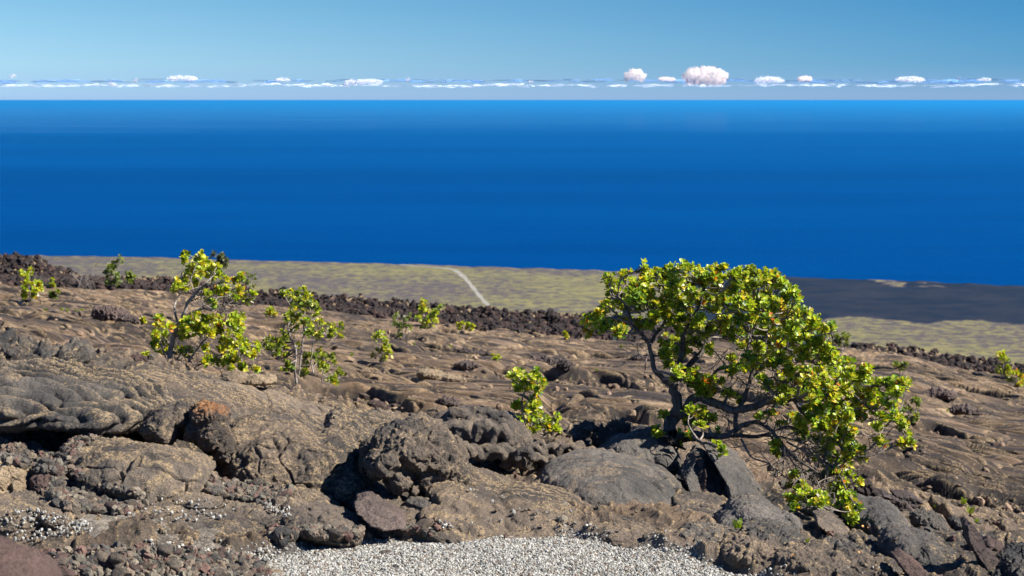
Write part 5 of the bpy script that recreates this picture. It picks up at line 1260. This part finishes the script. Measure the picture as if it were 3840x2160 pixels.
B = [(1350, 480, 24, 22), (1400, 480, 35, 30), (1440, 460, 38, 30), (1490, 480, 42, 35), (1550, 450, 38, 28), (1550, 510, 42, 38), (1600, 500, 38, 35), (1620, 550, 35, 35), (1490, 540, 42, 35), (1430, 520, 38, 32), (1560, 570, 42, 32), (1440, 600, 42, 35), (1500, 620, 45, 38), (1560, 640, 42, 32), (1640, 600, 38, 32), (1680, 620, 32, 30), (1670, 680, 38, 26), (1430, 660, 38, 32), (1480, 690, 42, 32),
     (1420, 740, 42, 35), (1390, 700, 32, 32), (1490, 760, 42, 38), (1550, 740, 38, 35), (1600, 760, 38, 35), (1450, 800, 40, 32), (1360, 820, 32, 30), (1590, 830, 42, 35), (1640, 820, 40, 35), (1660, 860, 38, 30), (1690, 740, 35, 35), (1730, 820, 42, 38), (1780, 770, 45, 38), (1820, 800, 42, 38), (1800, 850, 42, 32), (1880, 760, 30, 38), (1860, 860, 25, 25),
     (1280, 890, 40, 35), (1220, 900, 38, 30), (1250, 950, 42, 35), (1320, 930, 42, 38), (1370, 890, 38, 32), (1190, 930, 35, 30), (1230, 1000, 38, 28), (1290, 1010, 38, 28), (1380, 970, 35, 35), (1390, 1040, 38, 35), (1400, 1120, 42, 38), (1380, 1170, 38, 28), (1430, 1160, 30, 30), (1490, 950, 28, 28),
     (1570, 1050, 45, 38), (1560, 1120, 35, 35), (1620, 1040, 38, 32), (1680, 1010, 42, 32), (1720, 1060, 42, 38), (1780, 1050, 35, 30), (1810, 1090, 32, 30), (1670, 1110, 42, 35), (1740, 1120, 38, 35), (1720, 1170, 42, 30), (1520, 1210, 38, 32), (1560, 1190, 28, 26), (1770, 1270, 42, 28), (1830, 1250, 42, 35), (1860, 1190, 28, 28), (1890, 1220, 28, 26), (1820, 1290, 35, 18)]
plant('slender_tree', 'slender many-stemmed tree with sparse olive leaves between two yellow-green trees', 'tree', (1110, 1440), 19.5, limbs, B, .038, 1.0, PAL_DARK[:4] + PAL_YEL[:4] , 'barkp', crop=TL, seed=3, dspread=.4, wind=(.2, 0, .6))

SP = (1280, 900, 2.3)   # crop of the middle field
plant('sapling', 'small sapling with a round leafy top and a bushy base, in front of the field', 'sapling', (1975, 1640), 12.6,
      [{'p': [(1600, 1700, 0), (1575, 1560, 0), (1560, 1400, 0), (1580, 1310, 0), (1610, 1260, 0)], 'r': (9, 6)}, {'p': [(1620, 1680, 0), (1660, 1560, 0), (1700, 1420, 0), (1690, 1320, 0)], 'r': (5, 3)}, {'p': [(1580, 1310, 0), (1640, 1290, 0), (1720, 1260, 0)], 'r': (5, 3)}],
      [(1500, 1150, 38, 35), (1460, 1170, 22, 22), (1540, 1130, 32, 30), (1550, 1190, 42, 38), (1510, 1230, 38, 38), (1580, 1240, 42, 38), (1630, 1200, 38, 32), (1650, 1150, 32, 28), (1690, 1150, 32, 32), (1700, 1210, 38, 35), (1740, 1220, 32, 32), (1720, 1270, 35, 28), (1650, 1260, 38, 35), (1530, 1280, 32, 22), (1690, 1300, 22, 18),
       (1500, 1430, 38, 30), (1540, 1410, 30, 26), (1640, 1370, 42, 35), (1600, 1420, 42, 35), (1660, 1430, 42, 35), (1700, 1400, 35, 30), (1590, 1480, 42, 38), (1560, 1540, 42, 38), (1510, 1560, 38, 40), (1600, 1560, 42, 38), (1490, 1630, 42, 32), (1570, 1620, 42, 32), (1680, 1510, 38, 32), (1730, 1500, 38, 28), (1720, 1570, 42, 32), (1780, 1550, 38, 28), (1700, 1620, 38, 30), (1790, 1620, 38, 24), (1830, 1600, 30, 22), (1620, 1640, 32, 26), (1860, 1530, 18, 16), (1850, 1640, 26, 16)],
      .034, 1.1, PAL_MAIN + [((.60, .60, .52), 8)], 'barkp', crop=SP, seed=4, dspread=.12)

def auto_shrub(name, label, cat, x0, x1, y0, y1, Y, leaf, n=10, dens=.8, pal=PAL_DARK, bark='barkp', seed=0, stems=3, group=None, per=7, low=.15):
    q = np.random.default_rng(seed + 5); w, h = x1 - x0, y1 - y0; cx = (x0 + x1) / 2
    hy = ground_hit(cx, y1, 12)
    if hy and hy < 66: leaf *= hy / Y; Y = hy
    leaf *= .72
    L = []; tips = []
    for i in range(stems):
        tx = x0 + w * (i + .5) / stems; L.append({'p': [(cx + (tx - cx) * .15, y1, 0), (cx + (tx - cx) * .5 + q.uniform(-.05, .05) * w, y0 + h * .6, 0), (tx, y0 + h * q.uniform(.1, .4), 0)], 'r': (max(w * .025, 1.6), max(w * .01, .8))})
    Bl = []
    for i in range(n):
        u, v = q.uniform(.12, .88), q.uniform(.08, 1 - low)
        Bl.append((x0 + u * w, y0 + v * h, w * q.uniform(.10, .17), h * q.uniform(.08, .14)))
    return plant(name, label, cat, (cx, y1), Y, L, Bl, leaf, dens, pal, bark, seed=seed, dspread=w * .25 * Y / FPX, per=per, group=group)
SH = [
 (72, 150, 1000, 1130, 36, .09, 'leafy green shrub near the left edge of the brown field', PAL_YEL, 14),
 (120, 168, 1052, 1090, 36, .09, 'low right-hand branch clump beside the leftmost leafy shrub', PAL_YEL, 6),
 (172, 206, 1036, 1078, 40, .08, 'small yellow-green bush right of the leftmost leafy shrub', PAL_YEL, 6),
 (186, 226, 1088, 1122, 32, .08, 'tiny dark green bush below the small yellow-green bush', PAL_DARK, 6),
 (392, 462, 956, 1086, 48, .10, 'tall olive shrub standing on the skyline right of the dead white shrub', PAL_DARK, 16),
 (470, 510, 1014, 1078, 50, .10, 'short olive bush just right of the tall skyline shrub', PAL_DARK, 9),
 (1390, 1475, 1235, 1365, 26, .06, 'bright leafy bush on the brown field right of the slender tree', PAL_YEL, 16),
 (1470, 1550, 1165, 1270, 34, .065, 'open shrub right behind the bright leafy bush', PAL_DARK, 12),
 (1555, 1665, 1118, 1230, 42, .09, 'round yellow-green shrub in front of the dark clinker flow', PAL_YEL, 20),
 (1712, 1740, 1208, 1235, 46, .09, 'left one of two tiny yellow bushes before the clinker flow', PAL_YEL, 5),
 (1748, 1776, 1212, 1240, 46, .09, 'right one of two tiny yellow bushes before the clinker flow', PAL_YEL, 5),
 (994, 1066, 1142, 1190, 44, .09, 'low rounded bush against the clinker flow left of the slender tree', PAL_YEL, 10),
 (2112, 2140, 1242, 1272, 45, .08, 'tiny green tuft just left of the large tree crown', PAL_YEL, 5),
 (1840, 1885, 1328, 1352, 33, .05, 'yellow tuft on the brown field above the sapling', PAL_YEL, 6),
 (3120, 3200, 1244, 1322, 30, .06, 'sparse shrub right behind the slope of the large tree crown', PAL_DARK, 12),
 (3345, 3420, 1352, 1412, 30, .06, 'sparse shrub high on the right-hand slope', PAL_DARK, 10),
 (3370, 3460, 1480, 1592, 21, .045, 'grey-green shrub hanging behind the right tip of the large tree', PAL_DARK, 16),
 (3722, 3800, 1316, 1420, 36, .08, 'yellow-green shrub near the right edge of the photograph', PAL_YEL, 12),
 (3775, 3850, 1390, 1450, 34, .08, 'low bush cut by the right edge', PAL_YEL, 8),
 (525, 545, 1168, 1215, 26, .05, 'single short sprig on the field left of the bent silver tree', PAL_YEL, 4),
 (525, 565, 1310, 1342, 18, .04, 'small green sprig low at the left of the bent silver tree', PAL_YEL, 4),
 (2485, 2560, 1246, 1286, 40, .08, 'yellow bush seen through the large tree left of its main stem', PAL_YEL, 8),
]
for i, (a, b, c, d, Y, lf, lb, pl, n) in enumerate(SH):
    auto_shrub('shrub', lb, 'shrub', a, b, c, d, Y, lf, n, .55, pl, seed=20 + i, stems=3 if b - a > 40 else 2, group='shrubs on the lava field')
auto_shrub('distant_tree', 'dim grey-green tree on the skyline behind the bent silver tree', 'tree', 786, 856, 938, 1080, 58, .11, 18, .9, [((.10, .13, .055), 30), ((.14, .17, .07), 30), ((.07, .09, .04), 25)], seed=50)
auto_shrub('distant_tree', 'faint sparse shrub with dead white tips right of the bent silver tree', 'tree', 900, 965, 1010, 1080, 55, .10, 8, .7, PAL_DARK, seed=51)
# dead shrub
plant('dead_shrub', 'leafless white dead shrub on the skyline at the left', 'dead shrub', (296, 1078), 40,
      [{'p': [(592, 355, 0), (600, 320, 0), (560, 280, 0), (525, 245, 0)], 'r': (5, 2)}, {'p': [(600, 350, 0), (640, 310, 0), (690, 265, 0), (700, 210, 0), (760, 160, 0)], 'r': (5, 2)}, {'p': [(600, 330, 0), (615, 280, 0), (625, 240, 0)], 'r': (4, 2)}, {'p': [(570, 290, 0), (575, 260, 0)], 'r': (3, 1.5)}, {'p': [(640, 310, 0), (660, 250, 0), (720, 240, 0)], 'r': (3, 1.5)}],
      [], crop=(0, 900, 2.0125), bark='barkp', seed=60, dead=[{'p': [(600, 330, 0), (650, 290, 0), (700, 230, 0)], 'r': (3, 1), 'n': 16, 'len': .35}, {'p': [(560, 290, 0), (540, 260, 0)], 'r': (2, 1), 'n': 6, 'len': .25}])
# small yellow sprigs on the field
FV = np.array([(0, 0, 0), (.18, .35, .05), (.2, .7, .1), (0, 1, .1), (-.2, .7, .1), (-.18, .35, .05), (0, .5, .02)])
def sprig(label, px, py, Y, h, seed, fern=False, group=None):
    q = np.random.default_rng(seed); Y = HITS[(px, py)][0].y if (px, py) in HITS else (ground_hit(px, py) or Y); c = np.array(at(px, py, Y)); s = h * Y / FPX
    V, F, C = [], [], []
    m = 5 if not fern else 4; n = 0
    for i in range(m):
        a = q.uniform(0, 6.28); dr = np.array([math.cos(a) * .45, math.sin(a) * .45, 1]); dr /= np.linalg.norm(dr); ln = s * q.uniform(.7, 1.05)
        side = np.cross(dr, [0, 1, 0]); side /= np.linalg.norm(side)
        for j in range(7):
            u = (j + 1) / 7; p = c + dr * ln * u + np.array([0, 0, -.12 * ln * u * u])
            for sg in (-1, 1):
                ax = side * sg * .9 + dr * .5; ax /= np.linalg.norm(ax); nn = np.cross(ax, dr); nn /= np.linalg.norm(nn) + 1e-9; sd_ = np.cross(ax, nn)
                L = ln * .30 * (1.1 - .6 * u) 
                V.append(p + L * (FV[:, 0:1] * 1.2 * sd_ + FV[:, 1:2] * ax + FV[:, 2:3] * nn)); F.append(np.array([(0, 1, 6), (1, 2, 6), (2, 3, 6), (3, 4, 6), (4, 5, 6), (5, 0, 6)]) + n); n += 7; C += [np.array([.34, .46, .03]) * q.uniform(.8, 1.2)] * 7
    me = mesh_np('fern', np.concatenate(V), np.concatenate(F)); set_attr(me, 'tint', np.array(C)); o = link('fern', me, M['leaf']); recenter(o)
    return tag(o, label, 'fern', group)
sprig('bright lime fern on the lava right of the gravel, biggest of the ferns', 2768, 1985, 9.9, 46, 1)
sprig('little lime fern tuft right of the biggest fern, near the fallen leaf', 3027, 2035, 9.55, 20, 2)
sprig('upright lime fern on the right-hand slope, uppermost of three', 3613, 1893, 13.5, 34, 3)
sprig('lime fern on the right-hand slope, middle of three', 3637, 1928, 13.2, 36, 4)
sprig('lime fern on the right-hand slope, lowest of three', 3662, 1960, 12.6, 20, 5)
sprig('flat yellow fern tuft left of the three right-hand ferns', 3508, 1905, 13.0, 14, 6)
TUFT = ['tiny yellow tuft below the leftmost leafy shrub', 'brightest tiny yellow tuft of its row, below the dead shrub', 'tiny tuft just right of the brightest one in the left row',
 'tiny tuft at the right end of the row left of the black broken pile', 'tiny tuft at the right edge of the black broken pile', 'tiny tuft on the middle of the black broken pile', 'tiny tuft at the left end of the pair in the left row',
 'faint tuft left of the large tree trunk, first of a pair', 'faint tuft left of the large tree trunk, second of a pair', 'tiny tuft right of the round shrub by the clinker flow', 'tiny tuft right behind the large tree trunk',
 'tiny tuft on the right slope under the grey-green shrub', 'tiny tuft just right of the one under the grey-green shrub', 'small green tuft alone on the lower right slope', 'tiny tuft seen through the right half of the large crown',
 'tiny tuft on the far field left of the large crown', 'tiny tuft between the slender tree and the clinker flow', 'tiny tuft right of the slender tree at mid height', 'tiny tuft under the open shrub behind the bright leafy bush']
for i, (a, b, Y) in enumerate([(172, 1162, 30), (254, 1163, 30), (286, 1168, 29), (308, 1162, 30), (460, 1196, 27), (430, 1192, 27), (232, 1160, 31), (2240, 1390, 30), (2275, 1392, 30), (1690, 1300, 38), (2610, 1500, 20), (3550, 1540, 25), (3600, 1545, 24), (3505, 1605, 20), (3230, 1500, 24), (2330, 1300, 40), (1150, 1250, 28), (1320, 1330, 24), (1555, 1290, 32)]):
    sprig(TUFT[i], a, b + 6, Y, 16, 30 + i, group='tiny tufts on the lava field')
straw = NT('straw'); straw.done(straw.bsdf((.42, .33, .20), .8, .2).outputs[0])
def stick(name, label, cat, p, q_, r, mat, Y=None):
    a_, b_ = [HITS[x][0] if x in HITS else at(x[0], x[1], 9.8) for x in (p, q_)]
    P = smooth_path([np.array(a_) + (0, 0, .012), (np.array(a_) + np.array(b_)) / 2 + (0.0, -.01, .03), np.array(b_) + (0, 0, .012)], 5)
    T = Tubes(); T.add(P, np.linspace(r, r * .5, len(P)), 5)
    o = link(name, mesh_np(name, np.concatenate(T.V), np.concatenate(T.F)), mat); recenter(o); return tag(o, label, cat)
stick('straw', 'pale dry straw lying on the stones under the huge grey boulder', 'straw', (955, 1802), (1018, 1826), .0022, straw.m)
stick('straw', 'short upright straw at the left rim of the gravel', 'straw', (1210, 2030), (1218, 2000), .0020, straw.m)
stick('straw', 'pale straw on the rubble below the low smooth dome', 'straw', (252, 1890), (290, 1910), .0022, straw.m)
stick('twig', 'bleached twig lying left of the tilted slabs under the tree', 'twig', (2550, 1795), (2590, 1812), .0035, M['barkp'])
# fallen leaves
t = NT('dry_leaf'); t.done(t.bsdf((.62, .30, .11), .6, .3).outputs[0]); M['dry'] = t.m
for i, (a, b, Y, w, lb) in enumerate([(3238, 1976, 10.45, 9, 'upper left orange leaf of the group by the wide mound'), (3257, 1981, 10.45, 7, 'pale orange leaf right next to the upper left one'), (3241, 1992, 10.4, 8, 'orange leaf just below the upper left one by the wide mound'),
      (3346, 2030, 9.95, 9, 'tan leaf lying on the left flank of the dark rounded dome'), (3534, 2044, 9.95, 6, 'small orange leaf on top of the dark rounded dome'), (2975, 2083, 9.3, 13, 'largest orange-tan fallen leaf on the brown lava, right of the gravel'), (3300, 2012, 10.1, 7, 'orange leaf in the hollow left of the dark rounded dome'), (3222, 2070, 9.7, 5, 'tiny pinkish leaf on the dark swell at the bottom right'), (3577, 2116, 9.8, 5, 'tiny orange leaf in the dark gap beside the red spine'), (3090, 1985, 10.3, 8, 'rust-brown curled leaf beside the sunlit tilted slab'), (3105, 2000, 10.3, 9, 'pale curled leaf just under the rust-brown one by the tilted slab')]):
    Y = HITS[(a, b)][0].y - .02 if (a, b) in HITS else Y
    k = Y / FPX; bm = bmesh.new(); vs = [bm.verts.new((x * w * 1.6 * k, (y - .5) * w * 2 * k, z * w * 2 * k)) for x, y, z in LV]
    for f in LF: bm.faces.new([vs[j] for j in f])
    me = bpy.data.meshes.new('fallen_leaf'); bm.to_mesh(me); bm.free(); o = link('fallen_leaf', me, M['dry']); o.location = at(a, b, Y); o.rotation_euler = (R(35), R(-12), R(60 + 47 * i)); tag(o, lb, 'leaf', 'fallen leaves on the lava')

# ------------------------------------------------------------------ air
bm = bmesh.new(); bmesh.ops.create_cube(bm, size=1.0)
me = bpy.data.meshes.new('haze'); bm.to_mesh(me); bm.free()
haze = link('haze', me, None)
top, bot = 1.5, SEA_Z - 1.0
haze.location = (0, 0, (top + bot) / 2); haze.scale = (2 * (SEA_R + 500), 2 * (SEA_R + 500), top - bot)
t = NT('haze_air')
v = t.n('VolumePrincipled'); v.inputs['Color'].default_value = (.035, .43, .96, 1); v.inputs['Density'].default_value = 1.1e-5; v.inputs['Anisotropy'].default_value = .2
t.l(v.outputs[0], t.out.inputs['Volume']); me.materials.append(t.m)
tag(haze, 'thin pale blue air over the sea and the coastal plain', 'haze', kind='stuff')
